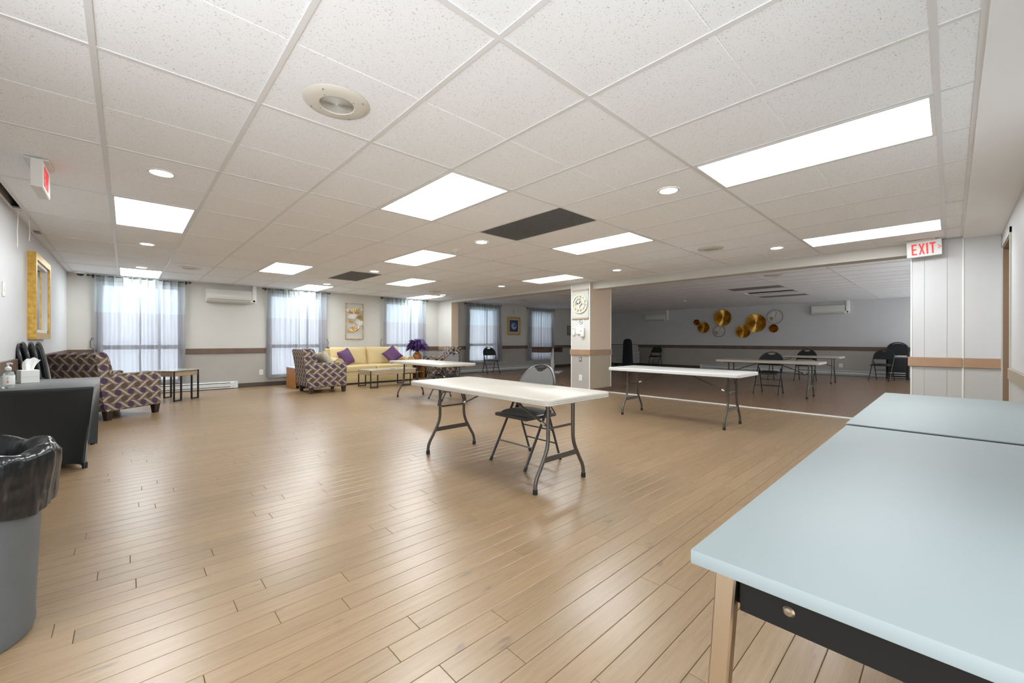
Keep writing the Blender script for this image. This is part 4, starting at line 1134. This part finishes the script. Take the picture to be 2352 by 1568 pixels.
bk = dup(ch, (9.83, 2.61, 0), PI, 'black folding chair behind the nearer dark hall table'); setmat(bk, CHAIRFAB, CHAIRBLK); setmat(bk, CHAIRFABL, CHAIRBLK); setmat(bk, CHAIRMET, BLACK)
dup(bk, (13.76, 2.76, 0), PI, 'black folding chair behind the farther dark hall table')
dup(bk, (16.40, 8.60, 0), PI, 'black folding chair alone against the far wall')
dup(bk, (15.52, 1.33, 0), math.radians(168), 'open black folding chair in front of the folded ones at right')
# folded chairs: flat stack seen edge on
def make_folded(lb, loc, rz, grp, back=CHAIRFAB, met=CHAIRMET, tilt=.12):
    """stands upright, thin along local x, front looks along +x"""
    t = thing('folded_chair', lb, 'chair', loc, rz, grp)
    t.rotation_euler = (0, -tilt, rz)
    bm = NB(); arch = [(0, .222 * math.cos(PI * k / 16), .86 + .21 * math.sin(PI * k / 16)) for k in range(17)]
    tube(bm, [(0.0, .222, .015)] + arch + [(0.0, -.222, .015)], .0125, 8); obj('outer_frame', bm, met, t)
    bm = NB(); tube(bm, [(.03, .19, .02), (.03, .19, .62), (.03, -.19, .62), (.03, -.19, .02)], .0105, 8); obj('rear_legs', bm, met, t)
    bm = NB(); poly = [(-.215, .70), (.215, .70)] + [(.213 * math.cos(PI * k / 18), .84 + .20 * math.sin(PI * k / 18)) for k in range(19)]
    prism(bm, poly, -.014, .012, lambda a, b, d: Vector((d, a, b))); obj('backrest', bm, back, t, smooth=30)
    bm = NB(); rbox(bm, .018, .062, -.195, .195, .22, .62, .014, 2); obj('seat', bm, back, t)
    bm = NB(); box(bm, -.004, .02, -.20, .20, .675, .69); obj('edge_strip', bm, STEEL, t, smooth=0)
    for z in (.10, .16):
        bm = NB(); tube(bm, [(0.0, -.222, z), (0.0, .222, z)], .007, 6); obj('stretcher', bm, met, t)
    return t
fc = make_folded('nearest the black table of the folded chairs leaning at left wall', (-0.545, 6.56, 0.0), math.radians(12), 'folded chairs leaning by the left wall', CHAIRBLUE)
FL = ['second folded chair from the black table by the left wall', 'third folded chair from the right by the left wall', 'fourth folded chair from the right by the left wall', 'folded chair touching the left wall behind the tissue box']
for k, lb in enumerate(FL):
    c = dup(fc, (-0.545 - .052 * (k + 1), 6.56 - .006 * k, 0), math.radians(12), lb); c.rotation_euler = (0, -.12, math.radians(12))
    setmat(c, CHAIRBLUE, CHAIRFAB)
fb = dup(fc, (15.95, 1.05, 0), math.radians(180), 'foremost of the black folded chairs racked at the right of the dark hall', 'black folded chairs racked in the dark hall'); fb.rotation_euler = (0, -.08, PI)
setmat(fb, CHAIRBLUE, CHAIRBLK); setmat(fb, CHAIRMET, BLACK)
for k in range(4):
    c = dup(fb, (16.03 + .07 * k, 1.05, 0), PI, '%s black folded chair back in the rack behind the open chair' % ORD[k + 1], 'black folded chairs racked in the dark hall'); c.rotation_euler = (0, -.08, PI)
for k in range(4):
    c = dup(fb, (16.0 + .07 * k, .50, 0), PI, '%s of the black folded chairs cut off by the pier edge' % ['foremost', 'second', 'third', 'rearmost'][k], 'black folded chairs behind the pier edge'); c.rotation_euler = (0, -.08, PI)

# ================================================================== PALE BLUE LAMINATE TABLES
def lam_table(lb, x0, x1, y0, y1, H, edge, leg=True):
    t = thing('laminate_table', lb, 'table', (x0, y0, 0), 0, 'pale blue laminate tables')
    L, W = x1 - x0, y1 - y0
    bm = NB(); rbox(bm, 0, L, 0, W, H - .024, H, .0025, 2); obj('tabletop', bm, LAMIN, t)
    if edge:
        bm = NB(); rbox(bm, -.006, .004, 0.004, W - .004, H - .028, H - .004, .002, 1); obj('edge_band', bm, BLACK, t)
    bm = NB(); ai = .065
    obj_ap = None
    for q in ((ai - .02, ai, ai, W - ai), (L - ai, L - ai + .02, ai, W - ai), (ai, L - ai, W - ai, W - ai + .02), (ai, L - ai, ai - .02, ai)):
        b3 = NB(); box(b3, *q, H - .094, H - .024); obj('apron', b3, APRON, t, smooth=0)
    bm.free()
    for sx, px in ((-1, .042), (1, L - .042)):
        for sy, py in ((-1, .048), (1, W - .048)):
            bm = NB(); d = .045
            M = Matrix(((1, 0, -sx * .010, 0), (0, 1, -sy * .065, 0), (0, 0, 1, 0), (0, 0, 0, 1)))
            rbox(bm, px - .013, px + .013, py - .016, py + .016, -(H - .024), 0, .003, 1, Matrix.Translation((0, 0, H - .024)) @ M)
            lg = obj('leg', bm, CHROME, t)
    for py in (.135, W - .135):
        bm = NB(); lathe(bm, [(.0005, .004), (.006, .0035), (.0085, .001), (.0085, 0)], seg=16, M=Matrix.Translation((ai - .02, py, H - .063)) @ Matrix.Rotation(-PI / 2, 4, 'Y')); obj('bolt', bm, mat('bolt_bronze', (.25, .20, .15), .3, metal=.9), t)
    return t
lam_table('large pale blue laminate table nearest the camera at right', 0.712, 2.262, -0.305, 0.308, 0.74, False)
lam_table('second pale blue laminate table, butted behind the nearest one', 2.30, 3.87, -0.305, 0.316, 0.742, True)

# ================================================================== BLACK COVERED TABLE, SANITIZER, TISSUES, BIN
t = thing('spandex_covered_table', 'black stretch cloth covered table against the left wall', 'table', (-.495, 5.60, 0))
hx, hy, H = .295, .60, .70
bm = NB(); rbox(bm, -hx, hx, -hy, hy, H - .03, H, .008, 2); obj('cloth_top', bm, SPANDEX, t)
bm = NB(); rows = 16; per = []
for side in range(4):
    for k in range(20): per.append((side, -1 + 2 * k / 20))
G = []
for r in range(rows + 1):
    f = r / rows; ring = []
    for side, s in per:
        bow = (1 - abs(s) ** 2.4)
        ins = .085 * bow * (math.sin(min(1, f * 1.15) * PI * .62)) + .060 * f
        a, b = (hx - ins, hy * 1.0), (hx, hy - ins)
        cor = 1 - .06 * f
        if side == 0: p = (hx - ins, s * hy * cor)
        elif side == 1: p = (-s * hx * cor, hy - ins)
        elif side == 2: p = (-hx + ins, -s * hy * cor)
        else: p = (s * hx * cor, -hy + ins)
        z = (H - .012) * (1 - f) + f * (.004 + .045 * bow ** .8)
        ring.append(bm.verts.new((p[0], p[1], z)))
    G.append(ring)
n = len(per)
for a, b in zip(G, G[1:]):
    for k in range(n): bm.faces.new((a[k], a[(k + 1) % n], b[(k + 1) % n], b[k]))
obj('cloth_skirt', bm, SPANDEX, t, smooth=50)
for sx in (-1, 1):
    for sy in (-1, 1):
        bm = NB(); lathe(bm, [(.018, 0), (.018, .05)], (sx * (hx - .055), sy * (hy - .06), 0), 10, cap=True); obj('foot_pocket', bm, RUBBER, t)
TZ = .70
t = thing('sanitizer_bottle', 'clear pump bottle of hand sanitizer on the black table', 'bottle', (-.700, 5.25, TZ), math.radians(48))
bm = NB(); prof = [(.036, 0), (.041, .004), (.042, .015), (.042, .095), (.040, .112), (.033, .128), (.020, .138), (.016, .142), (.016, .150)]
b2 = NB(); lathe(b2, prof, seg=28, cap=True)
for v in b2.verts: v.co.y *= .68
merge(bm, b2); obj('bottle', bm, CLEAR, t, smooth=50)
bm = NB(); b2 = NB(); lathe(b2, [(.0425, .030), (.0428, .031), (.0428, .104), (.0425, .105)], seg=28)
for v in b2.verts: v.co.y *= .69
merge(bm, b2); lab = obj('label_wrap', bm, mat('label_pale', (.74, .77, .74), .4), t, smooth=50)
bm = NB(); box(bm, -.030, -.012, -.0262, -.0245, .046, .054); box(bm, -.027, -.018, -.0265, -.0245, .054, .060); obj('red_mark', bm, mat('label_red', (.7, .09, .07), .5), lab, smooth=0)
bm = NB(); prism(bm, [(-.032, .088), (-.016, .085), (-.022, .094)], -.0262, -.0245, fn)
for k in range(3): box(bm, -.030, -.014, -.0262, -.0245, .080 - .007 * k, .0815 - .007 * k)
box(bm, .016, .020, -.0262, -.0235, .045, .049); box(bm, .026, .030, -.0245, -.021, .045, .049); obj('dark_print', bm, mat('label_grey', (.22, .22, .2), .6), lab, smooth=0)
bm = NB(); lathe(bm, [(.018, .148), (.0185, .150), (.0185, .166), (.011, .174), (.006, .178), (.006, .196)], seg=20, cap=True); tube(bm, [(0, 0, .196), (0, -.004, .203), (0, -.018, .203), (0, -.032, .198)], .006, 8)
lathe(bm, [(.010, .194), (.011, .198), (.009, .206)], seg=12, cap=True); obj('pump', bm, WHITE, t)
t = thing('tissue_box', 'white cube tissue box with a tissue pulled up on the black table', 'tissue box', (-.655, 5.79, TZ), math.radians(20))
bm = NB(); rbox(bm, -.058, .058, -.058, .058, 0, .118, .003, 1); bx = obj('carton', bm, mat('carton_white', (.76, .77, .74), .6), t)
bm = NB(); box(bm, -.0585, .0585, -.0588, -.0575, .056, .0585); box(bm, .0575, .0588, -.058, .058, .056, .0585); obj('crease', bm, mat('carton_line', (.5, .5, .48), .7), bx, smooth=0)
bm = NB(); n = 14; m_ = 8; G = []
for j in range(m_ + 1):
    f = j / m_; row = []
    for i in range(n + 1):
        u = -1 + 2 * i / n
        row.append(bm.verts.new((u * (.030 + .030 * f) + .026 * f * f, .012 * math.sin(u * 5 + f * 2) * (1 - .3 * f) + .02 * f * u, .112 + .115 * f * (1 - .22 * u * u * f) + (.006 * math.sin(u * 7) if j == m_ else 0))))
    G.append(row)
for j in range(m_):
    for i in range(n): bm.faces.new((G[j][i], G[j][i + 1], G[j + 1][i + 1], G[j + 1][i]))
obj('tissue', bm, mat('tissue_white', (.82, .83, .81), .8), t, smooth=60)
# bin
BX, BY = -.49, 2.42
t = thing('rubbish_bin', 'round grey plastic rubbish bin lined with a black bag, at left edge', 'bin', (BX, BY, 0))
bm = NB(); lathe(bm, [(.0005, .01), (.215, .01), (.222, 0), (.232, .004), (.238, .03), (.236, .06), (.252, .45), (.258, .62), (.268, .665), (.275, .675), (.268, .68), (.250, .66), (.235, .08), (.0005, .05)], seg=48); obj('drum', bm, BINGREY, t, smooth=30)
bm = NB(); seg = 96; rings = []; rb = random.Random(3)
kn = [rb.uniform(0, 6.28) for _ in range(9)]
def wob(a, f): return (.010 * math.sin(5 * a + kn[0]) + .008 * math.sin(11 * a + kn[1] + f * 3) + .006 * math.sin(19 * a + kn[2] - f * 4) + .004 * math.sin(37 * a + kn[3]))
prof = [(.10, .16), (.16, .22), (.19, .40), (.212, .60), (.242, .682), (.262, .698), (.284, .694), (.292, .66), (.290, .61), (.284, .56), (.279, .51), (.275, .46), (.272, .435)]
for j, (r, z) in enumerate(prof):
    f = j / (len(prof) - 1); ring = []
    for k in range(seg):
        a = 2 * PI * k / seg
        amp = 1.0 if j < 4 else .45 if j < 7 else .9
        rr = r + wob(a, f) * amp * (1 if j < 6 else .8)
        if j >= 7: rr = max(rr, .262 + .004 * (len(prof) - j))
        zz = z + (.010 * math.sin(9 * a + kn[4]) if 4 <= j <= 6 else 0)
        if j > 7: zz += (j - 7) / 5 * (.045 * math.sin(a + 2.6) + .018 * math.sin(4 * a + kn[5]))
        ring.append(bm.verts.new((rr * math.cos(a), rr * math.sin(a), zz)))
    rings.append(ring)
for a, b in zip(rings, rings[1:]):
    for k in range(seg): bm.faces.new((a[k], a[(k + 1) % seg], b[(k + 1) % seg], b[k]))
bm.faces.new(rings[0])
obj('liner_bag', bm, BAG, t, smooth=180)

# ================================================================== ARMCHAIRS
def cushion(bm, sx, sy, sz, M=None, n=12, edge=.28, corner=.06):
    """pillow: thickness sz along z, pinched rim"""
    top, bot = [], []
    for i in range(n + 1):
        for j in range(n + 1):
            u, v = -1 + 2 * i / n, -1 + 2 * j / n
            h = (max(0.0, 1 - abs(u) ** 2.6) * max(0.0, 1 - abs(v) ** 2.6)) ** edge if edge else 1
            k = 1 - corner * ((1 - abs(v) ** 2) * abs(u) ** 3)
            k2 = 1 - corner * ((1 - abs(u) ** 2) * abs(v) ** 3)
            x, y = u * sx / 2 * k, v * sy / 2 * k2
            for lst, sg in ((top, 1), (bot, -1)):
                p = Vector((x, y, sg * h * sz / 2)); lst.append(M @ p if M is not None else p)
    N = n + 1; vt = [bm.verts.new(p) for p in top]; vb = []
    for i in range(N):
        for j in range(N):
            vb.append(vt[i * N + j] if i in (0, n) or j in (0, n) else bm.verts.new(bot[i * N + j]))
    for i in range(n):
        for j in range(n):
            q = (i * N + j, (i + 1) * N + j, (i + 1) * N + j + 1, i * N + j + 1)
            bm.faces.new([vt[k] for k in q])
            try: bm.faces.new([vb[k] for k in q[::-1]])
            except ValueError: pass
def make_armchair(lb, loc, rz):
    """local +x is the front"""
    t = thing('patterned_armchair', lb, 'armchair', loc, rz, 'circle patterned armchairs')
    for s in (-1, 1):
        bm = NB(); rbox(bm, -.36, .40, s * .335 - .065, s * .335 + .065, .125, .625, .028, 3); obj('arm', bm, ARMFAB, t, uv=True)
    bm = NB(); poly = [(-.20, .125), (-.34, .125), (-.375, .16), (-.43, .60), (-.475, .86), (-.47, .895), (-.44, .91), (-.37, .905), (-.335, .87), (-.30, .60)]
    prism(bm, poly, -.40, .40, lambda a, b, d: Vector((a, d * (1.0 if b < .6 else .97), b)))
    bmesh.ops.bevel(bm, geom=[e for e in bm.edges if len(e.link_faces) == 2 and e.calc_face_angle(0) > .6], offset=.018, segments=2, affect='EDGES')
    obj('back', bm, ARMFAB, t, uv=True)
    bm = NB(); rbox(bm, -.30, .385, -.275, .275, .125, .335, .02, 2); obj('seat_base', bm, ARMFAB, t, uv=True)
    bm = NB(); rbox(bm, -.28, .40, -.268, .268, .335, .475, .045, 4); obj('seat_cushion', bm, ARMFAB, t, uv=True)
    bm = NB(); M = Matrix.Translation((-.245, 0, .70)) @ Matrix.Rotation(math.radians(-103), 4, 'Y'); cushion(bm, .46, .56, .24, M, edge=.33, corner=.03); obj('back_cushion', bm, ARMFAB, t, uv=True, smooth=60)
    for sx, px in ((-1, -.30), (1, .345)):
        for s in (-1, 1):
            bm = NB(); py = s * .345
            v = [bm.verts.new((px + a * w, py + b * w, z)) for z, w in ((0, .028), (.135, .042)) for a, b in ((-1, -1), (1, -1), (1, 1), (-1, 1))]
            for f in ((3, 2, 1, 0), (4, 5, 6, 7), (0, 1, 5, 4), (1, 2, 6, 5), (2, 3, 7, 6), (3, 0, 4, 7)): bm.faces.new([v[i] for i in f])
            obj('leg', bm, DKLEG, t, smooth=0)
    return t
a2 = make_armchair('circle patterned armchair left of the sofa, seen from behind its side', (3.055, 9.235, 0), math.radians(-1))
dup(a2, (-.162, 8.27, 0), math.radians(38.5), 'circle patterned armchair in the left corner beside the black table')
dup(a2, (6.72, 10.22, 0), math.radians(169), 'circle patterned armchair right of the sofa, facing it')
bm = NB(); M = Matrix.Translation((3.13, 9.30, .665)) @ Matrix.Rotation(math.radians(20), 4, 'Z') @ Matrix.Rotation(math.radians(-128), 4, 'Y') @ Matrix.Rotation(math.radians(12), 4, 'Z')
cushion(bm, .42, .42, .16, M); tag(obj('oatmeal_cushion', bm, TAUPEP, smooth=60), 'oatmeal striped cushion leaning in the armchair left of the sofa', 'cushion')

# ================================================================== SOFA
t = thing('sofa', 'butter yellow two seat sofa with rolled arms below the ginkgo panel', 'sofa', (4.70, 10.52, 0))
bm = NB(); rbox(bm, -.86, .86, -.44, .42, .035, .30, .02, 2); obj('skirt', bm, SOFAFAB, t)
bm = NB(); box(bm, -1.02, 1.02, -.40, .38, .0, .035); obj('base_shadow', bm, BLACK, t, smooth=0)  # black block drawn as the shadow line under the skirt
bm = NB(); box(bm, -.86, .86, -.444, -.438, .268, .274); box(bm, -.86, .86, -.444, -.438, .222, .226); obj('welt_line', bm, mat('sofa_welt', (.30, .22, .10), .9), t, smooth=0)
for s in (-1, 1):
    bm = NB(); rbox(bm, s * .425 - .42, s * .425 + .42, -.45, .20, .295, .470, .05, 4); obj('seat_cushion', bm, SOFAFAB, t)
    bm = NB(); M = Matrix.Translation((s * .46, .225, .665)) @ Matrix.Rotation(math.radians(78), 4, 'X'); cushion(bm, .95, .52, .30, M, edge=.2, corner=.02); obj('back_cushion', bm, SOFAFAB, t, smooth=60)
    bm = NB(); rbox(bm, s * .95 - .09, s * .95 + .09, -.44, .40, .035, .56, .025, 3); obj('arm', bm, SOFAFAB, t)
    bm = NB(); prism(bm, circ(24, .118, (s * .965, .545)), -.455, .36, lambda a, b, d: Vector((a, d, b)))
    bmesh.ops.bevel(bm, geom=[e for e in bm.edges if len(e.link_faces) == 2 and e.calc_face_angle(0) > 1.2], offset=.015, segments=2, affect='EDGES')
    ro = obj('arm_roll', bm, SOFAFAB, t, smooth=40)
    bm = NB(); tube(bm, [(s * .965 + .085 * math.cos(a), -.457, .545 + .085 * math.sin(a)) for a in [2 * PI * k / 24 for k in range(24)]], .005, 5, closed=True); obj('piping', bm, mat('sofa_piping', (.36, .27, .11), .9), ro)
bm = NB(); prism(bm, [(.26, .03), (.43, .03), (.46, .80), (.44, .86), (.40, .88), (.34, .86)], -1.0, 1.0, lambda a, b, d: Vector((d, a, b)))
bmesh.ops.bevel(bm, geom=[e for e in bm.edges if len(e.link_faces) == 2 and e.calc_face_angle(0) > .7], offset=.03, segments=3, affect='EDGES'); obj('back', bm, SOFAFAB, t)
for x, y, z, rx, rz, sp, lb in ((4.02, 10.36, .665, 68, 28, 16, 'plum purple cushion at the left end of the sofa'), (5.27, 10.36, .700, 70, -14, 38, 'larger plum purple cushion on its corner at the right end of the sofa')):
    bm = NB(); M = Matrix.Rotation(math.radians(rz), 4, 'Z') @ Matrix.Rotation(math.radians(rx), 4, 'X') @ Matrix.Rotation(math.radians(sp), 4, 'Z')
    cushion(bm, .42, .42, .17, M, corner=.10); o = obj('plum_cushion', bm, PURPLE, loc=(x, y, z), smooth=60); tag(o, lb, 'cushion', 'plum cushions on the sofa')

# ================================================================== COFFEE TABLE, END TABLES, VASE
def loop_legs(t, hx, hy, zt, w, m=BLACK):
    """U shaped flat bar loops around the corners, straight down to the floor"""
    for sx in (-1, 1):
        for sy in (-1, 1):
            b = .011
            bm = NB(); x0, x1 = sx * (hx - .02), sx * (hx - .02 - w)
            y = sy * (hy + .004)
            for x in (x0, x1): box(bm, x - b, x + b, y - b, y + b, 0.006, zt)
            box(bm, min(x0, x1), max(x0, x1), y - b, y + b, .006, .028); box(bm, x0 - b, x0 + b, y - b * .6, y + b * .6, zt, zt + .10)
            lg = obj('loop_leg', bm, m, t, smooth=0)
            bm = NB()
            for x in (x0, x1): lathe(bm, [(.008, 0), (.008, .008)], (x, y, 0), 8, cap=True)
            obj('glide', bm, RUBBER, lg)
t = thing('coffee_table', 'long low wood coffee table on black loop legs before the sofa', 'table', (4.63, 9.32, 0), math.radians(3))
bm = NB(); rbox(bm, -.62, .62, -.29, .29, .295, .405, .006, 1); obj('wood_slab', bm, LTWOOD, t)
bm = NB(); rbox(bm, -.615, .615, -.285, .285, .405, .412, .003, 1); obj('glass_top', bm, GLASSTOP, t)
loop_legs(t, .62, .29, .295, .17)
t = thing('end_table', 'square wood end table on black loop legs by the leftmost window', 'table', (.62, 9.72, 0), math.radians(42))
bm = NB(); rbox(bm, -.27, .27, -.27, .27, .445, .54, .006, 1); obj('wood_slab', bm, LTWOOD, t)
bm = NB(); rbox(bm, -.30, .30, -.30, .30, .54, .549, .003, 1); obj('glass_top', bm, GLASSTOP, t)
loop_legs(t, .27, .27, .445, .14)
def side_cube(lb, x0, x1, y0, y1, H):
    t = thing('maple_side_table', lb, 'side table', ((x0 + x1) / 2, (y0 + y1) / 2, 0), 0, 'maple side tables')
    hx, hy = (x1 - x0) / 2, (y1 - y0) / 2
    for sx in (-1, 1):
        bm = NB(); rbox(bm, sx * (hx - .011) - .011, sx * (hx - .011) + .011, -hy, hy, 0.004, H - .02, .002, 1); pn = obj('side_panel', bm, ORANGEW, t)
        bm = NB()
        for py in (-hy + .08, hy - .10): lathe(bm, [(.0005, .003), (.007, .002), (.008, 0)], seg=10, M=Matrix.Translation((sx * hx, py, H - .09)) @ Matrix.Rotation(sx * PI / 2, 4, 'Y'))
        obj('screw_cap', bm, DKLEG, pn)
    bm = NB(); box(bm, -hx + .022, hx - .022, hy - .03, hy - .01, .02, H - .02); obj('back_panel', bm, ORANGEW, t, smooth=0)
    bm = NB(); box(bm, -hx + .022, hx - .022, -hy + .01, hy - .03, .18, .198); obj('shelf', bm, ORANGEW, t, smooth=0)
    bm = NB(); rbox(bm, -hx - .01, hx + .01, -hy - .01, hy + .01, H - .02, H, .004, 1); obj('top', bm, mat('side_top_white', (.6, .66, .70), .25), t)
side_cube('honey maple side table behind the armchair left of the sofa', 2.765, 3.36, 10.05, 10.75, .47)
side_cube('honey maple side table under the purple plume vase', 5.86, 6.33, 10.46, 10.98, .45)
t = thing('amber_vase', 'round amber patterned vase holding the purple plumes', 'vase', (6.22, 10.70, .45))
bm = NB(); lathe(bm, [(.0005, .0), (.065, .0), (.085, .03), (.120, .09), (.134, .15), (.128, .205), (.095, .26), (.06, .285), (.058, .30), (.072, .315), (.066, .318), (.05, .30), (.05, .27), (.0005, .25)], seg=32); obj('pot', bm, TERRA, t)
bm = NB()
for k in range(6):
    a = k * PI / 3
    for dz, r in ((0, .030), (0, .016)):
        tube(bm, [Vector((.133 * math.cos(a), .133 * math.sin(a), .15)) + Vector((-math.sin(a) * r * math.cos(q), math.cos(a) * r * math.cos(q), r * math.sin(q))) for q in [2 * PI * j / 12 for j in range(12)]], .004, 5, closed=True)
obj('ring_relief', bm, mat('vase_relief', (.48, .25, .07), .4), t)
t = thing('plume_bouquet', 'spray of drooping purple feather plumes in the amber vase', 'plumes', (6.22, 10.70, .735))
rp = random.Random(11)
for k in range(44):
    a = 2 * PI * k / 44 * 3 + rp.uniform(-.2, .2); out = rp.uniform(.14, .33); up = rp.uniform(.26, .40) if k % 3 else rp.uniform(.12, .24)
    pts = []
    for j in range(9):
        f = j / 8; rad = out * (f ** 1.15); z = up * math.sin(min(1.0, f * .95) * PI * .70) - (.12 * max(0, f - .5) ** 1.2)
        pts.append(Vector((rad * math.cos(a), min(rad * math.sin(a), .24), z)))
    bm = NB(); tube(bm, pts, .0025, 4)
    for j in range(2, 9):
        d = (pts[j] - pts[j - 1]).normalized(); sd = d.cross(Vector((0, 0, 1))).normalized()
        for q in range(6):
            b0 = pts[j - 1].lerp(pts[j], q / 6); wl = (.060 + .050 * math.sin(PI * min(1, (j - 1) / 7.5))) * rp.uniform(.7, 1.2)
            for sg in (-1, 1):
                tip = b0 + d * wl * .95 + sd * sg * wl * .60 - Vector((0, 0, rp.uniform(.0, .045)))
                nrm = d.cross(sd * sg) * .004
                v = [bm.verts.new(b0 - d * .010), bm.verts.new(b0 + d * .014), bm.verts.new(tip), bm.verts.new(b0 + d * wl * .35 + sd * sg * wl * .35 + nrm * 3)]
                bm.faces.new((v[0], v[3], v[2])); bm.faces.new((v[1], v[2], v[3])); bm.faces.new((v[0], v[1], v[3]))
    obj('plume', bm, FEATH, t, smooth=0)

# ================================================================== DARK HALL ITEMS
t = thing('pedestal_desk', 'dark walnut desk top on a white column in the unlit hall', 'desk', (10.42, 9.35, 0))
bm = NB(); rbox(bm, -.58, .50, -.30, .30, .855, .885, .004, 1); obj('desk_top', bm, WOODDK, t)
bm = NB(); box(bm, -.50, -.18, -.27, .27, .70, .855); obj('drawer_box', bm, WOODDK, t, smooth=0)
bm = NB(); box(bm, -.16, .44, .0, .27, .70, .855); box(bm, .40, .46, -.27, .27, .70, .855); obj('modesty_panel', bm, WOODDK, t, smooth=0)
bm = NB(); rbox(bm, .21, .28, -.04, .04, .03, .855, .006, 2); obj('column', bm, WHITE, t)
bm = NB(); rbox(bm, .19, .74, -.045, .045, 0.0, .04, .008, 2); rbox(bm, .20, .29, -.30, .30, 0.0, .04, .008, 2); obj('foot', bm, WHITE, t)
SG = 'folded tables stacked on the cart'
t = thing('table_cart', 'low black wheeled cart under the stacked folded tables', 'cart', (15.55, 9.66, 0))
bm = NB(); rbox(bm, -.42, .42, -.62, .62, .12, .16, .01, 1); obj('deck', bm, BLACK, t)
for sx in (-1, 1):
    for sy in (-1, 1):
        bm = NB(); prism(bm, circ(14, .05, (sy * .52, .052)), sx * .34 - .018, sx * .34 + .018, lambda a, b, d: Vector((d, a, b))); obj('caster', bm, RUBBER, t)
        bm = NB(); box(bm, sx * .34 - .025, sx * .34 + .025, sy * .52 - .02, sy * .52 + .02, .085, .12); obj('caster_fork', bm, STEEL, t, smooth=0)
first = None
for k in range(14):
    z = .162 + .0545 * k; yo = (0.0 if k < 9 else .05) + .012 * math.sin(k * 2.1)
    if first is None:
        first = bpy.data.objects.new('folded_table', None); COL.objects.link(first); tag(first, 'bottom white folded table of the stack on the dark hall cart', 'table', SG)
        bm = NB(); rbox(bm, -.38, .38, -.60, .60, 0, .036, .010, 2); obj('tabletop', bm, mat('grey_white_plastic', (.62, .63, .61), .5), first)
        bm = NB(); box(bm, -.33, .33, -.55, .55, .036, .0542); obj('dark_leg_gap', bm, mat('stack_shadow_grey', (.06, .055, .05), .6), first, smooth=0)  # dark filler: folded legs and the shade between slabs in one colour
        first.location = (15.55, 9.66 + yo, z)
    else: dup(first, (15.55 + .01 * math.sin(k * 1.7), 9.66 + yo, z), 0, '%s white folded table of the stack on the dark hall cart%s' % (ORD[k], '' if k == 13 else ', counted from below'))
t = thing('covered_board', 'tall black cloth covered board with rounded top before the table stack', 'covered stand', (14.96, 9.05, 0))
bm = NB(); G = []; n = 40
prof = [(.02, .235), (.3, .225), (.6, .212), (.85, .205), (1.0, .200), (1.08, .185), (1.14, .14), (1.17, .08), (1.18, .002)]
for z, hw in prof:
    ring = []
    for k in range(n):
        a = 2 * PI * k / n; fo = 1 + (.05 * math.sin(a * 9) + .03 * math.sin(a * 5 + 1)) * (1 - z / 1.25)
        ring.append(bm.verts.new(((.075 + .05 * (1 - z)) * math.cos(a) * fo * min(1, hw / .12), hw * math.sin(a) * fo, z)))
    G.append(ring)
for a, b in zip(G, G[1:]):
    for k in range(n): bm.faces.new((a[k], a[(k + 1) % n], b[(k + 1) % n], b[k]))
obj('cloth_cover', bm, mat('navy_black_cloth', (.008, .010, .014), .8), t, smooth=60)
bm = NB(); box(bm, -.10, .10, -.20, .20, 0, .02); obj('base', bm, RUBBER, t, smooth=0)
